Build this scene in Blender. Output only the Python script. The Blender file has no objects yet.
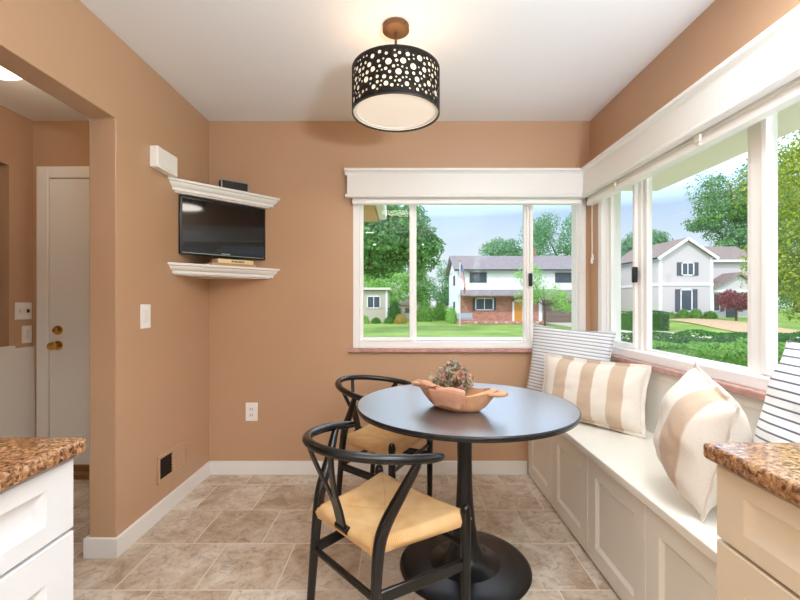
import bpy, bmesh, math, random
from math import sin, cos, pi, sqrt, atan2, radians
from mathutils import Matrix, Vector, noise as mnoise
random.seed(7)
C = bpy.context.scene.collection
R = radians

# ------------------------------------------------------------------ helpers
def lin(r, g, b):
    f = lambda c: (c/255/12.92) if c/255 <= .04045 else ((c/255+.055)/1.055)**2.4
    return (f(r), f(g), f(b), 1)

class MB:
    """collects verts / faces; build() links them as ONE mesh object"""
    def __init__(s): s.v, s.f, s.uv, s.mi = [], [], {}, []
    def add(s, vs, fs, uvs=None, mi=0):
        b = len(s.v); s.v += [tuple(v) for v in vs]
        s.f += [tuple(b+i for i in f) for f in fs]; s.mi += [mi]*len(fs)
        if uvs:
            for i, u in enumerate(uvs): s.uv[b+i] = u
        return s
    def box(s, x0, x1, y0, y1, z0, z1, mi=0):
        if x0 > x1: x0, x1 = x1, x0
        if y0 > y1: y0, y1 = y1, y0
        if z0 > z1: z0, z1 = z1, z0
        vs = [(x, y, z) for x in (x0, x1) for y in (y0, y1) for z in (z0, z1)]
        return s.add(vs, [(0,1,3,2),(4,6,7,5),(0,4,5,1),(2,3,7,6),(0,2,6,4),(1,5,7,3)], mi=mi)
    def obox(s, p0, p1, w, h, up=(0,0,1)):
        """box bar from p0 to p1, section w (sideways) x h (along up)"""
        p0, p1 = Vector(p0), Vector(p1); d = (p1-p0).normalized(); u = Vector(up)
        sd = d.cross(u).normalized(); u = sd.cross(d).normalized()
        vs = [p+sd*a*w/2+u*b*h/2 for p in (p0, p1) for a, b in ((-1,-1),(1,-1),(1,1),(-1,1))]
        return s.add(vs, [(0,1,2,3),(4,7,6,5),(0,4,5,1),(1,5,6,2),(2,6,7,3),(3,7,4,0)])
    def prism(s, poly, axis, a0, a1, mi=0):
        """poly in the two other axes (x,y,z order), extruded along axis"""
        def P(u, v, a): return {'x': (a,u,v), 'y': (u,a,v), 'z': (u,v,a)}[axis]
        n = len(poly)
        vs = [P(u,v,a0) for u,v in poly]+[P(u,v,a1) for u,v in poly]
        fs = [tuple(range(n))[::-1], tuple(range(n, 2*n))]+[(i,(i+1)%n,n+(i+1)%n,n+i) for i in range(n)]
        return s.add(vs, fs, mi=mi)
    def tube(s, pts, rad, n=12, cap=True, flat=1.0, up=None):
        pts = [Vector(p) for p in pts]; m = len(pts)
        rads = rad if isinstance(rad, (list, tuple)) else [rad]*m
        vs, prev = [], None
        for i, p in enumerate(pts):
            t = (pts[min(i+1,m-1)]-pts[max(i-1,0)]).normalized()
            if prev is None:
                a = Vector(up) if up else (Vector((0,0,1)) if abs(t.z) < .9 else Vector((1,0,0)))
            else: a = prev
            nrm = (a-t*a.dot(t)).normalized(); prev = nrm; bi = t.cross(nrm)
            for k in range(n):
                w = 2*pi*k/n; vs.append(p+nrm*cos(w)*rads[i]*flat+bi*sin(w)*rads[i])
        fs = [(i*n+k, i*n+(k+1)%n, (i+1)*n+(k+1)%n, (i+1)*n+k) for i in range(m-1) for k in range(n)]
        if cap: fs += [tuple(range(n))[::-1], tuple(range((m-1)*n, m*n))]
        return s.add(vs, fs)
    def lathe(s, prof, c=(0,0,0), n=32, axis='z', cap=True):
        vs = []
        for r, z in prof:
            for k in range(n):
                a = 2*pi*k/n; x, y = r*cos(a), r*sin(a)
                q = {'z': (x,y,z), 'x': (z,x,y), 'y': (x,z,y)}[axis]
                vs.append((c[0]+q[0], c[1]+q[1], c[2]+q[2]))
        m = len(prof)
        fs = [(i*n+k, i*n+(k+1)%n, (i+1)*n+(k+1)%n, (i+1)*n+k) for i in range(m-1) for k in range(n)]
        if cap: fs += [tuple(range(n))[::-1], tuple(range((m-1)*n, m*n))]
        return s.add(vs, fs)
    def grid(s, fn, nu, nv, closeu=False):
        vs, uv = [], []
        for i in range(nu):
            for j in range(nv):
                a, b = i/((nu) if closeu else (nu-1)), j/(nv-1)
                vs.append(fn(a, b)); uv.append((a, b))
        fs = []
        for i in range(nu if closeu else nu-1):
            for j in range(nv-1):
                k = (i+1) % nu; fs.append((i*nv+j, k*nv+j, k*nv+j+1, i*nv+j+1))
        return s.add(vs, fs, uv)
    def panel(s, m, u0, u1, v0, v1, th, stile, rail, rec=.012, ch=.014):
        """framed recessed-panel front; m(u,v,d)->xyz, d outward from 0 (back) to th"""
        def ring(a, b, d): return [m(u0+a,v0+b,d), m(u1-a,v0+b,d), m(u1-a,v1-b,d), m(u0+a,v1-b,d)]
        vs = ring(0,0,0)+ring(0,0,th-.002)+ring(.002,.002,th)+ring(stile,rail,th)+ring(stile+.003,rail+.003,th-.003)+ring(stile+ch,rail+ch,th-rec)
        fs = [(3,2,1,0),(20,21,22,23)]
        for k in range(5): fs += [(4*k+i, 4*k+(i+1)%4, 4*k+4+(i+1)%4, 4*k+4+i) for i in range(4)]
        return s.add(vs, fs)
    def leaf(s, p, size, d=None, asp=.6):
        n = Vector((random.gauss(0,1), random.gauss(0,1), random.gauss(0,1))).normalized() if d is None else d
        a = n.orthogonal().normalized(); w = random.random()*2*pi
        b = n.cross(a); a, b = a*cos(w)+b*sin(w), b*cos(w)-a*sin(w)
        L, W = size, size*asp; p = Vector(p)
        return s.add([p-a*L*.5, p+b*W*.5+n*L*.08, p+a*L*.5, p-b*W*.5+n*L*.08], [(0,1,2,3)])
    def build(s, name, mat, parent=None, world=True, smooth=None, bevel=0, seg=2, recalc=True, sub=0, label=None):
        me = bpy.data.meshes.new(name); me.from_pydata(s.v, [], s.f)
        mats = mat if isinstance(mat, (list, tuple)) else [mat]
        for q in mats: me.materials.append(q)
        if len(mats) > 1: me.polygons.foreach_set('material_index', s.mi)
        if recalc:
            bm = bmesh.new(); bm.from_mesh(me); bmesh.ops.recalc_face_normals(bm, faces=bm.faces); bm.to_mesh(me); bm.free()
        if s.uv:
            l = me.uv_layers.new(name='UVMap')
            for lp in me.loops: l.data[lp.index].uv = s.uv.get(lp.vertex_index, (0,0))
        if smooth is None and bevel: smooth = 40
        if smooth:
            me.polygons.foreach_set('use_smooth', [True]*len(me.polygons))
            if smooth < 180: me.set_sharp_from_angle(angle=R(smooth))
        me.update()
        o = bpy.data.objects.new(name, me); C.objects.link(o)
        if parent is not None:
            o.parent = parent
            if world: o.matrix_parent_inverse = WM[parent.name].inverted()
        WM[o.name] = Matrix.Identity(4) if world or parent is None else WM[parent.name]
        if bevel:
            b = o.modifiers.new('Bevel', 'BEVEL'); b.width = bevel; b.segments = seg; b.limit_method = 'ANGLE'; b.angle_limit = R(35)
        if sub:
            b = o.modifiers.new('Sub', 'SUBSURF'); b.levels = b.render_levels = sub
        if label: o['label'] = label
        return o

WM = {}
def tag(o, label, cat, group=None):
    o['label'] = label; o['category'] = cat
    if group: o['group'] = group
    return o
def thing(name, label, cat, loc=(0,0,0), rz=0, group=None):
    o = bpy.data.objects.new(name, None); C.objects.link(o); o.empty_display_size = .1
    o.location = loc; o.rotation_euler = (0,0,rz)
    WM[o.name] = Matrix.Translation(loc) @ Matrix.Rotation(rz, 4, 'Z')
    return tag(o, label, cat, group)
def struct(name, mb, mat, **k):
    o = mb.build(name, mat, **k)
    if o.parent is None: o['kind'] = 'structure'
    return o
def copy_thing(t, loc, rz, label):
    def cp(o, par):
        c = o.copy(); C.objects.link(c)
        if par is not None: c.parent = par
        for ch in [q for q in bpy.data.objects if q.parent == o]: cp(ch, c)
        return c
    c = cp(t, None); c.location = loc; c.rotation_euler = (0,0,rz); c['label'] = label
    return c

# ------------------------------------------------------------------ materials
def mat_base(name):
    m = bpy.data.materials.new(name); m.use_nodes = True
    nt = m.node_tree; return m, nt, nt.nodes['Principled BSDF']
def N(nt, typ, **k):
    n = nt.nodes.new(typ)
    for a, b in k.items():
        if a in n.inputs: n.inputs[a].default_value = b
        else: setattr(n, a, b)
    return n
def L(nt, a, b): nt.links.new(a, b)
def coords(nt, kind='Object', scale=(1,1,1), loc=(0,0,0)):
    t = N(nt, 'ShaderNodeTexCoord'); mp = N(nt, 'ShaderNodeMapping')
    mp.inputs['Scale'].default_value = scale; mp.inputs['Location'].default_value = loc
    L(nt, t.outputs[kind], mp.inputs['Vector']); return mp.outputs[0]
def ramp(nt, fac, stops, interp='LINEAR'):
    r = N(nt, 'ShaderNodeValToRGB'); r.color_ramp.interpolation = interp
    el = r.color_ramp.elements
    while len(el) < len(stops): el.new(.5)
    for e, (p, c) in zip(el, stops): e.position = p; e.color = c
    L(nt, fac, r.inputs[0]); return r.outputs[0]
def P(name, col, rough=.5, spec=.5, var=0, vscale=8, bump=0, bscale=60, metal=0, sheen=0, coat=0, crough=.03, cior=1.5):
    m, nt, b = mat_base(name)
    b.inputs['Base Color'].default_value = col; b.inputs['Roughness'].default_value = rough
    b.inputs['Specular IOR Level'].default_value = spec; b.inputs['Metallic'].default_value = metal
    b.inputs['Sheen Weight'].default_value = sheen; b.inputs['Coat Weight'].default_value = coat; b.inputs['Coat Roughness'].default_value = crough; b.inputs['Coat IOR'].default_value = cior
    v = coords(nt)
    if var:
        n = N(nt, 'ShaderNodeTexNoise', Scale=vscale, Detail=4.0); L(nt, v, n.inputs['Vector'])
        d = tuple(c*(1-var) for c in col[:3])+(1,); u = tuple(min(1,c*(1+var)) for c in col[:3])+(1,)
        L(nt, ramp(nt, n.outputs['Fac'], [(.3,d),(.7,u)]), b.inputs['Base Color'])
    if bump:
        n = N(nt, 'ShaderNodeTexNoise', Scale=bscale, Detail=3.0); L(nt, v, n.inputs['Vector'])
        bp = N(nt, 'ShaderNodeBump', Strength=bump, Distance=.002); L(nt, n.outputs['Fac'], bp.inputs['Height']); L(nt, bp.outputs[0], b.inputs['Normal'])
    return m
def EM(name, col, s):
    m, nt, b = mat_base(name)
    b.inputs['Base Color'].default_value = col; b.inputs['Emission Color'].default_value = col; b.inputs['Emission Strength'].default_value = s
    return m
def glass_mat(name, tint=(1,1,1,1)):
    m, nt, b = mat_base(name); nt.nodes.remove(b)
    t = N(nt, 'ShaderNodeBsdfTransparent', Color=tint); g = N(nt, 'ShaderNodeBsdfGlossy', Roughness=.0)
    fr = N(nt, 'ShaderNodeFresnel'); mx = N(nt, 'ShaderNodeMixShader')
    # a thin flat pane: both faces reflect like the outer one
    geo = N(nt, 'ShaderNodeNewGeometry'); L(nt, math_n(nt, 'POWER', 1.25, math_n(nt, 'SUBTRACT', 1., math_n(nt, 'MULTIPLY', geo.outputs['Backfacing'], 2.))), fr.inputs['IOR'])
    L(nt, fr.outputs[0], mx.inputs[0]); L(nt, t.outputs[0], mx.inputs[1]); L(nt, g.outputs[0], mx.inputs[2])
    L(nt, mx.outputs[0], nt.nodes['Material Output'].inputs[0]); return m
def math_n(nt, op, a, b=None):
    n = N(nt, 'ShaderNodeMath', operation=op)
    for i, q in enumerate((a, b)):
        if q is None: continue
        if isinstance(q, (int, float)): n.inputs[i].default_value = q
        else: L(nt, q, n.inputs[i])
    return n.outputs[0]
def fabric(name, axis, period, off, stops, wob=.0, clampv=0):
    m, nt, b = mat_base(name); b.inputs['Roughness'].default_value = .95; b.inputs['Specular IOR Level'].default_value = .1
    b.inputs['Sheen Weight'].default_value = .2
    v = coords(nt); sp = N(nt, 'ShaderNodeSeparateXYZ'); L(nt, v, sp.inputs[0])
    nz = N(nt, 'ShaderNodeTexNoise', Scale=7.0); L(nt, v, nz.inputs['Vector'])
    ax_ = math_n(nt, 'MAXIMUM', math_n(nt, 'MINIMUM', sp.outputs[axis], clampv), -clampv) if clampv else sp.outputs[axis]
    q = math_n(nt, 'ADD', ax_, math_n(nt, 'MULTIPLY', nz.outputs['Fac'], wob))
    fr = math_n(nt, 'FRACT', math_n(nt, 'ADD', math_n(nt, 'DIVIDE', q, period), off+100))
    col = ramp(nt, fr, stops)
    w = N(nt, 'ShaderNodeTexNoise', Scale=260.0, Detail=2.0); L(nt, v, w.inputs['Vector'])
    mx = N(nt, 'ShaderNodeMixRGB', blend_type='MULTIPLY'); mx.inputs[0].default_value = .35
    L(nt, col, mx.inputs[1]); L(nt, ramp(nt, w.outputs['Fac'], [(.3,(.72,.72,.72,1)),(.65,(1,1,1,1))]), mx.inputs[2])
    L(nt, mx.outputs[0], b.inputs['Base Color'])
    bp = N(nt, 'ShaderNodeBump', Strength=.3, Distance=.001); L(nt, w.outputs['Fac'], bp.inputs['Height']); L(nt, bp.outputs[0], b.inputs['Normal'])
    return m
def leafmat(name, cols, trans=.35):
    m, nt, b = mat_base(name)
    g = N(nt, 'ShaderNodeNewGeometry'); col = ramp(nt, g.outputs['Random Per Island'], [(i/(len(cols)-1), lin(*c)) for i, c in enumerate(cols)])
    L(nt, col, b.inputs['Base Color']); b.inputs['Roughness'].default_value = .6; b.inputs['Specular IOR Level'].default_value = .25
    t = N(nt, 'ShaderNodeBsdfTranslucent'); L(nt, col, t.inputs[0]); mx = N(nt, 'ShaderNodeMixShader'); mx.inputs[0].default_value = trans
    L(nt, b.outputs[0], mx.inputs[1]); L(nt, t.outputs[0], mx.inputs[2]); L(nt, mx.outputs[0], nt.nodes['Material Output'].inputs[0])
    return m
def siding(name, col, per=.2, vert=False):
    m, nt, b = mat_base(name); b.inputs['Roughness'].default_value = .7
    sp = N(nt, 'ShaderNodeSeparateXYZ'); L(nt, coords(nt), sp.inputs[0])
    fr = math_n(nt, 'FRACT', math_n(nt, 'ADD', math_n(nt, 'DIVIDE', sp.outputs[0 if vert else 2], per), 100.))
    d = tuple(c*.86 for c in col[:3])+(1,)
    L(nt, ramp(nt, fr, [(0,d),(.12,col),(1,col)]), b.inputs['Base Color'])
    bp = N(nt, 'ShaderNodeBump', Strength=.5, Distance=.02); L(nt, fr, bp.inputs['Height']); L(nt, bp.outputs[0], b.inputs['Normal'])
    return m
def brickmat(name):
    m, nt, b = mat_base(name); b.inputs['Roughness'].default_value = .85
    sp = N(nt, 'ShaderNodeSeparateXYZ'); L(nt, coords(nt), sp.inputs[0])
    cb = N(nt, 'ShaderNodeCombineXYZ'); L(nt, math_n(nt,'ADD',sp.outputs[0],sp.outputs[1]), cb.inputs[0]); L(nt, sp.outputs[2], cb.inputs[1])
    t = N(nt, 'ShaderNodeTexBrick', Scale=1.0); t.inputs['Brick Width'].default_value = .26; t.inputs['Row Height'].default_value = .09
    t.inputs['Mortar Size'].default_value = .012; t.inputs['Color1'].default_value = lin(168,92,72); t.inputs['Color2'].default_value = lin(205,130,104); t.inputs['Mortar'].default_value = lin(190,170,155)
    L(nt, cb.outputs[0], t.inputs['Vector'])
    n = N(nt, 'ShaderNodeTexNoise', Scale=2.5, Detail=5.0); L(nt, coords(nt), n.inputs['Vector'])
    mx = N(nt, 'ShaderNodeMixRGB', blend_type='MULTIPLY'); mx.inputs[0].default_value = .6
    L(nt, t.outputs[0], mx.inputs[1]); L(nt, ramp(nt, n.outputs['Fac'], [(.3,(.6,.55,.55,1)),(.7,(1,1,1,1))]), mx.inputs[2]); L(nt, mx.outputs[0], b.inputs['Base Color'])
    return m
def tilemat():
    m, nt, b = mat_base('floor_tile')
    v = coords(nt, loc=(1.03+.1675+.335*10, -2.07+.335*30, 0))
    t = N(nt, 'ShaderNodeTexBrick', Scale=1.0, offset=.5, offset_frequency=2)
    t.inputs['Brick Width'].default_value = .335; t.inputs['Row Height'].default_value = .335
    t.inputs['Mortar Size'].default_value = .0032; t.inputs['Mortar Smooth'].default_value = .1
    t.inputs['Color1'].default_value = (.25,.25,.25,1); t.inputs['Color2'].default_value = (.75,.75,.75,1); t.inputs['Mortar'].default_value = (.5,.5,.5,1)
    L(nt, v, t.inputs['Vector'])
    o = coords(nt)
    # each tile samples the cloud pattern somewhere else
    sh = N(nt, 'ShaderNodeVectorMath', operation='MULTIPLY_ADD'); L(nt, t.outputs['Color'], sh.inputs[0]); sh.inputs[1].default_value = (9,7,3); L(nt, o, sh.inputs[2])
    n1 = N(nt, 'ShaderNodeTexNoise', Scale=4.5, Detail=8.0, Roughness=.62, Distortion=.6); L(nt, sh.outputs[0], n1.inputs['Vector'])
    n2 = N(nt, 'ShaderNodeTexNoise', Scale=22.0, Detail=6.0, Roughness=.7, Distortion=1.0); L(nt, sh.outputs[0], n2.inputs['Vector'])
    base = ramp(nt, n1.outputs['Fac'], [(.28,lin(172,148,124)),(.42,lin(202,181,158)),(.54,lin(220,205,186)),(.70,lin(236,228,215))])
    mx = N(nt, 'ShaderNodeMixRGB', blend_type='MULTIPLY'); mx.inputs[0].default_value = .75
    L(nt, base, mx.inputs[1]); L(nt, ramp(nt, n2.outputs['Fac'], [(.32,lin(176,164,154)),(.47,lin(238,234,230)),(.6,(1,1,1,1))]), mx.inputs[2])
    tv = N(nt, 'ShaderNodeMixRGB', blend_type='MULTIPLY'); tv.inputs[0].default_value = .35
    L(nt, mx.outputs[0], tv.inputs[1]); L(nt, ramp(nt, t.outputs['Color'], [(.25,lin(205,190,176)),(.75,(1,1,1,1))]), tv.inputs[2])
    g = N(nt, 'ShaderNodeMixRGB'); L(nt, t.outputs['Fac'], g.inputs[0]); L(nt, tv.outputs[0], g.inputs[1]); g.inputs[2].default_value = lin(222,208,190)
    L(nt, g.outputs[0], b.inputs['Base Color']); b.inputs['Roughness'].default_value = .42; b.inputs['Specular IOR Level'].default_value = .4
    h = math_n(nt, 'SUBTRACT', math_n(nt, 'MULTIPLY', n2.outputs['Fac'], .4), t.outputs['Fac'])
    bp = N(nt, 'ShaderNodeBump', Strength=.35, Distance=.003); L(nt, h, bp.inputs['Height']); L(nt, bp.outputs[0], b.inputs['Normal'])
    return m
def granitemat():
    m, nt, b = mat_base('granite'); o = coords(nt)
    n = N(nt, 'ShaderNodeTexNoise', Scale=105.0, Detail=6.0, Roughness=.7, Distortion=.5); L(nt, o, n.inputs['Vector'])
    n2 = N(nt, 'ShaderNodeTexNoise', Scale=14.0, Detail=3.0); L(nt, o, n2.inputs['Vector'])
    vo = N(nt, 'ShaderNodeTexVoronoi', Scale=120.0); L(nt, o, vo.inputs['Vector'])
    c = ramp(nt, n.outputs['Fac'], [(.33,lin(50,38,32)),(.42,lin(108,76,54)),(.5,lin(164,120,82)),(.58,lin(192,150,108)),(.68,lin(216,188,154))])
    mx = N(nt, 'ShaderNodeMixRGB', blend_type='MULTIPLY'); mx.inputs[0].default_value = .5
    L(nt, c, mx.inputs[1]); L(nt, ramp(nt, vo.outputs['Color'], [(.15,(.25,.2,.18,1)),(.3,(1,1,1,1))]), mx.inputs[2])
    m2 = N(nt, 'ShaderNodeMixRGB', blend_type='MULTIPLY'); m2.inputs[0].default_value = .5
    L(nt, mx.outputs[0], m2.inputs[1]); L(nt, ramp(nt, n2.outputs['Fac'], [(.35,lin(190,150,120)),(.65,(1,1,1,1))]), m2.inputs[2])
    L(nt, m2.outputs[0], b.inputs['Base Color']); b.inputs['Roughness'].default_value = .12
    return m
def rushmat():
    m, nt, b = mat_base('paper_cord'); b.inputs['Roughness'].default_value = .8; b.inputs['Specular IOR Level'].default_value = .2
    uvn = N(nt, 'ShaderNodeTexCoord'); sp = N(nt, 'ShaderNodeSeparateXYZ'); L(nt, uvn.outputs['UV'], sp.inputs[0])
    a = math_n(nt, 'ABSOLUTE', math_n(nt, 'SUBTRACT', sp.outputs[0], .5)); c = math_n(nt, 'ABSOLUTE', math_n(nt, 'SUBTRACT', sp.outputs[1], .5))
    gt = math_n(nt, 'GREATER_THAN', a, c)
    mixv = N(nt, 'ShaderNodeMix'); L(nt, gt, mixv.inputs[0]); L(nt, sp.outputs[0], mixv.inputs[2]); L(nt, sp.outputs[1], mixv.inputs[3])
    fr = math_n(nt, 'FRACT', math_n(nt, 'MULTIPLY', mixv.outputs[0], 62.))
    tri = math_n(nt, 'SUBTRACT', 1., math_n(nt, 'ABSOLUTE', math_n(nt, 'SUBTRACT', math_n(nt, 'MULTIPLY', fr, 2.), 1.)))
    n = N(nt, 'ShaderNodeTexNoise', Scale=14.0, Detail=4.0); L(nt, coords(nt), n.inputs['Vector'])
    col = ramp(nt, n.outputs['Fac'], [(.3,lin(222,178,120)),(.7,lin(240,206,154))])
    # the seam where the two weaves meet on the diagonals
    seam = math_n(nt, 'LESS_THAN', math_n(nt, 'ABSOLUTE', math_n(nt, 'SUBTRACT', a, c)), .007)
    mx = N(nt, 'ShaderNodeMixRGB', blend_type='MULTIPLY'); L(nt, math_n(nt,'MULTIPLY',math_n(nt,'MAXIMUM',math_n(nt, 'SUBTRACT', 1., tri), math_n(nt,'MULTIPLY',seam,.9)), .5), mx.inputs[0])
    L(nt, col, mx.inputs[1]); mx.inputs[2].default_value = lin(176,126,76); L(nt, mx.outputs[0], b.inputs['Base Color'])
    bp = N(nt, 'ShaderNodeBump', Strength=.5, Distance=.002); L(nt, tri, bp.inputs['Height']); L(nt, bp.outputs[0], b.inputs['Normal'])
    return m
def groundmat():
    m, nt, b = mat_base('lawn_grass'); o = coords(nt)
    n = N(nt, 'ShaderNodeTexNoise', Scale=.35, Detail=8.0, Roughness=.6); L(nt, o, n.inputs['Vector'])
    n2 = N(nt, 'ShaderNodeTexNoise', Scale=9.0, Detail=6.0, Roughness=.8); L(nt, o, n2.inputs['Vector'])
    mx = N(nt, 'ShaderNodeMixRGB', blend_type='MULTIPLY'); mx.inputs[0].default_value = .7
    L(nt, ramp(nt, n.outputs['Fac'], [(.35,lin(140,172,88)),(.65,lin(176,204,116))]), mx.inputs[1])
    L(nt, ramp(nt, n2.outputs['Fac'], [(.3,lin(150,170,130)),(.7,(1,1,1,1))]), mx.inputs[2])
    L(nt, mx.outputs[0], b.inputs['Base Color']); b.inputs['Roughness'].default_value = .9; b.inputs['Specular IOR Level'].default_value = .1
    return m
def flagmat():
    m, nt, b = mat_base('flag_cloth'); b.inputs['Roughness'].default_value = .8
    t = N(nt, 'ShaderNodeTexCoord'); sp = N(nt, 'ShaderNodeSeparateXYZ'); L(nt, t.outputs['UV'], sp.inputs[0])
    odd = math_n(nt, 'GREATER_THAN', math_n(nt, 'FRACT', math_n(nt, 'MULTIPLY', sp.outputs[1], 6.5)), .5)
    mx = N(nt, 'ShaderNodeMixRGB'); L(nt, odd, mx.inputs[0]); mx.inputs[1].default_value = lin(206,40,58); mx.inputs[2].default_value = lin(245,240,240)
    can = math_n(nt, 'MULTIPLY', math_n(nt, 'LESS_THAN', sp.outputs[0], .4), math_n(nt, 'GREATER_THAN', sp.outputs[1], .46))
    # white stars in rows on the blue canton
    st = N(nt, 'ShaderNodeMapping'); st.inputs['Scale'].default_value = (15,16.7,1); L(nt, t.outputs['UV'], st.inputs[0])
    vv = N(nt, 'ShaderNodeTexVoronoi', voronoi_dimensions='2D', Scale=1.0, Randomness=0.); L(nt, st.outputs[0], vv.inputs['Vector'])
    cm = N(nt, 'ShaderNodeMixRGB'); L(nt, math_n(nt, 'LESS_THAN', vv.outputs['Distance'], .25), cm.inputs[0]); cm.inputs[1].default_value = lin(52,66,130); cm.inputs[2].default_value = (1,1,1,1)
    m2 = N(nt, 'ShaderNodeMixRGB'); L(nt, can, m2.inputs[0]); L(nt, mx.outputs[0], m2.inputs[1]); L(nt, cm.outputs[0], m2.inputs[2])
    L(nt, m2.outputs[0], b.inputs['Base Color']); return m

M = dict(
    wall=P('wall_paint', lin(193,154,120), .36, .6, var=.03, vscale=1.5, bump=.05, bscale=120),
    ceiling=P('ceiling_paint', lin(236,234,232), .8, .2),
    trim=P('white_trim', lin(236,232,226), .35, .4),
    hallwhite=P('hall_white', lin(244,238,228), .5, .3),
    vinyl=P('window_vinyl', lin(248,245,241), .35, .4),
    cab=P('cabinet_paint', lin(222,220,217), .4, .4),
    cab_shaded=P('cabinet_paint_shaded', lin(222,208,184), .4, .4),  # same white paint family, with warm shade put into the colour
    bench=P('bench_paint', lin(240,235,224), .4, .4),
    black=P('black_lacquer', lin(15,13,12), .24, .5),
    tabletop=P('table_black_sky_lift', lin(58,58,60), .4, .9, bump=.02, bscale=300, coat=1, crough=.3, cior=3.0),  # black lightened to grey: part of the sky reflection is in the colour
    pedestal=P('pedestal_black', lin(22,23,26), .27, .5),
    rush=rushmat(), tile=tilemat(), granite=granitemat(),
    marble=P('sill_marble', lin(190,146,134), .3, .5, var=.18, vscale=30),
    tv=P('tv_plastic', lin(18,17,18), .25, .5), screen=P('tv_screen', lin(14,12,13), .06, .6),
    spk=P('speaker_plastic', lin(42,40,40), .5, .4), silver=P('silver_edge', lin(150,150,150), .3, .5, metal=.8),
    brass=P('brass', lin(206,160,80), .22, .5, metal=1), bronze=P('canopy_bronze', lin(112,82,54), .45, .5, metal=.6),
    dark=P('dark_void', lin(40,30,22), .8, .2), plate=P('switch_plate', lin(246,242,236), .35, .4),
    bowl=P('bowl_wood', lin(200,150,112), .55, .3, var=.22, vscale=14),
    napkin=P('napkin_cloth', lin(202,150,122), .75, .2, var=.1, vscale=25),
    stem=P('dry_stem', lin(128,118,84), .8, .2),
    dleaf=leafmat('dried_leaf', [(146,146,124),(174,168,144),(190,176,152),(124,126,104)], .2),
    dpink=leafmat('dried_pink', [(196,138,122),(214,160,150),(176,120,120)], .2),
    dyel=leafmat('dried_yellow', [(226,186,96),(240,214,150)], .2),
    glass=glass_mat('window_glass'),
    paper=P('page_paper', lin(236,226,204), .8, .1), bookA=P('book_cream', lin(232,212,160), .6, .3), bookB=P('book_tan', lin(190,150,110), .6, .3), ink=P('cover_ink', lin(70,50,40), .6, .3),
    shade=P('blind_fabric', lin(244,241,235), .7, .2), clip=P('clear_clip', lin(228,222,206), .3, .4), cord=P('cord_white', lin(244,240,232), .7, .2),
    latch=P('latch_black', lin(34,32,32), .4, .4),
    drum=P('drum_dark_brown', lin(28,20,15), .6, .25),
    wood=P('threshold_wood', lin(150,106,60), .5, .3, var=.15),
    siding_white=siding('siding_white', lin(242,242,244), .22), siding_grey=siding('siding_grey', lin(214,205,206), .2),
    siding_tan=siding('siding_tan', lin(196,186,172), .2), brick=brickmat('brick'),
    shingle=P('roof_shingle', lin(150,143,146), .9, .1, var=.2, vscale=5), shingle2=P('roof_shingle_brown', lin(152,136,130), .9, .1, var=.2, vscale=5),
    otrim=P('exterior_white', lin(244,244,246), .6, .2), soffit=P('soffit_cream', lin(250,242,226), .7, .2), tansoffit=P('soffit_tan', lin(206,164,104), .7, .2),
    gutter=P('gutter_metal', lin(226,220,208), .4, .4),
    pane=P('dark_pane', lin(70,82,94), .15, .6), shutter=P('shutter_grey', lin(86,86,98), .7, .2), odoor=P('door_orange', lin(206,140,58), .6, .3), garage=P('garage_panel', lin(126,108,100), .7, .2),
    bark=P('bark', lin(92,76,64), .9, .1, var=.25, vscale=8),
    lawn=groundmat(), concrete=P('concrete', lin(222,214,202), .9, .1, var=.06, vscale=2), gravel=P('tan_gravel', lin(208,178,146), .95, .1, var=.1, vscale=3),
    flag=flagmat(), pole=P('flag_pole', lin(226,226,230), .4, .4, metal=.3), mulch=P('mulch', lin(112,86,72), .95, .1, var=.3, vscale=6),
    carbody=P('car_paint', lin(186,206,224), .2, .5, coat=.6), tyre=P('tyre', lin(28,28,30), .8, .2), benchwood=P('garden_bench_grey', lin(170,182,192), .6, .3),
)
def lamp_fabric(name, col, s):
    return EM(name, col, s)
M['liner'] = EM('lit_liner', lin(255,236,206), .7)
M['diffuser'] = EM('lit_diffuser', lin(240,222,208), .38)
M['hallglobe'] = EM('lit_globe', lin(255,244,224), 1.3)
M['panel'] = EM('lit_panel', lin(255,246,234), 2.)
cream, beige = lin(234,225,213), lin(204,180,156)
M['lumbar'] = fabric('lumbar_stripe', 0, .150, .433, [(0,cream),(.24,cream),(.27,beige),(.73,beige),(.76,cream),(1,cream)], .006, .235)
M['square'] = fabric('square_stripe', 0, .26, .27, [(0,cream),(.30,cream),(.34,beige),(.68,beige),(.71,cream),(1,cream)], .006)
white, navy, pale = lin(240,238,236), lin(88,92,112), lin(222,222,226)
M['ticking'] = fabric('ticking_fine', 2, .0205, 0, [(0,pale),(.35,white),(.62,white),(.70,lin(150,156,174)),(.88,lin(150,156,174)),(.96,pale)], .004)
M['ticking2'] = fabric('ticking_bold', 2, .0245, .3, [(0,white),(.72,white),(.77,navy),(.94,navy),(.98,white)], .004)

# ------------------------------------------------------------------ the room
XL, XR, YB, ZC = -1.337, 1.296, 2.903, 2.441
XH = -2.554                                   # hall's far side wall
YK = -4.2                                     # kitchen end behind the camera
T = .15
WB = (-.342, 1.268, .872, 1.96)               # back window opening x0,x1,z0,z1
WR = (1.02, 2.784, .872, 1.96)                # right window opening y0,y1,z0,z1
JY, HZ = 1.960, 2.047                         # jamb, header height

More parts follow.
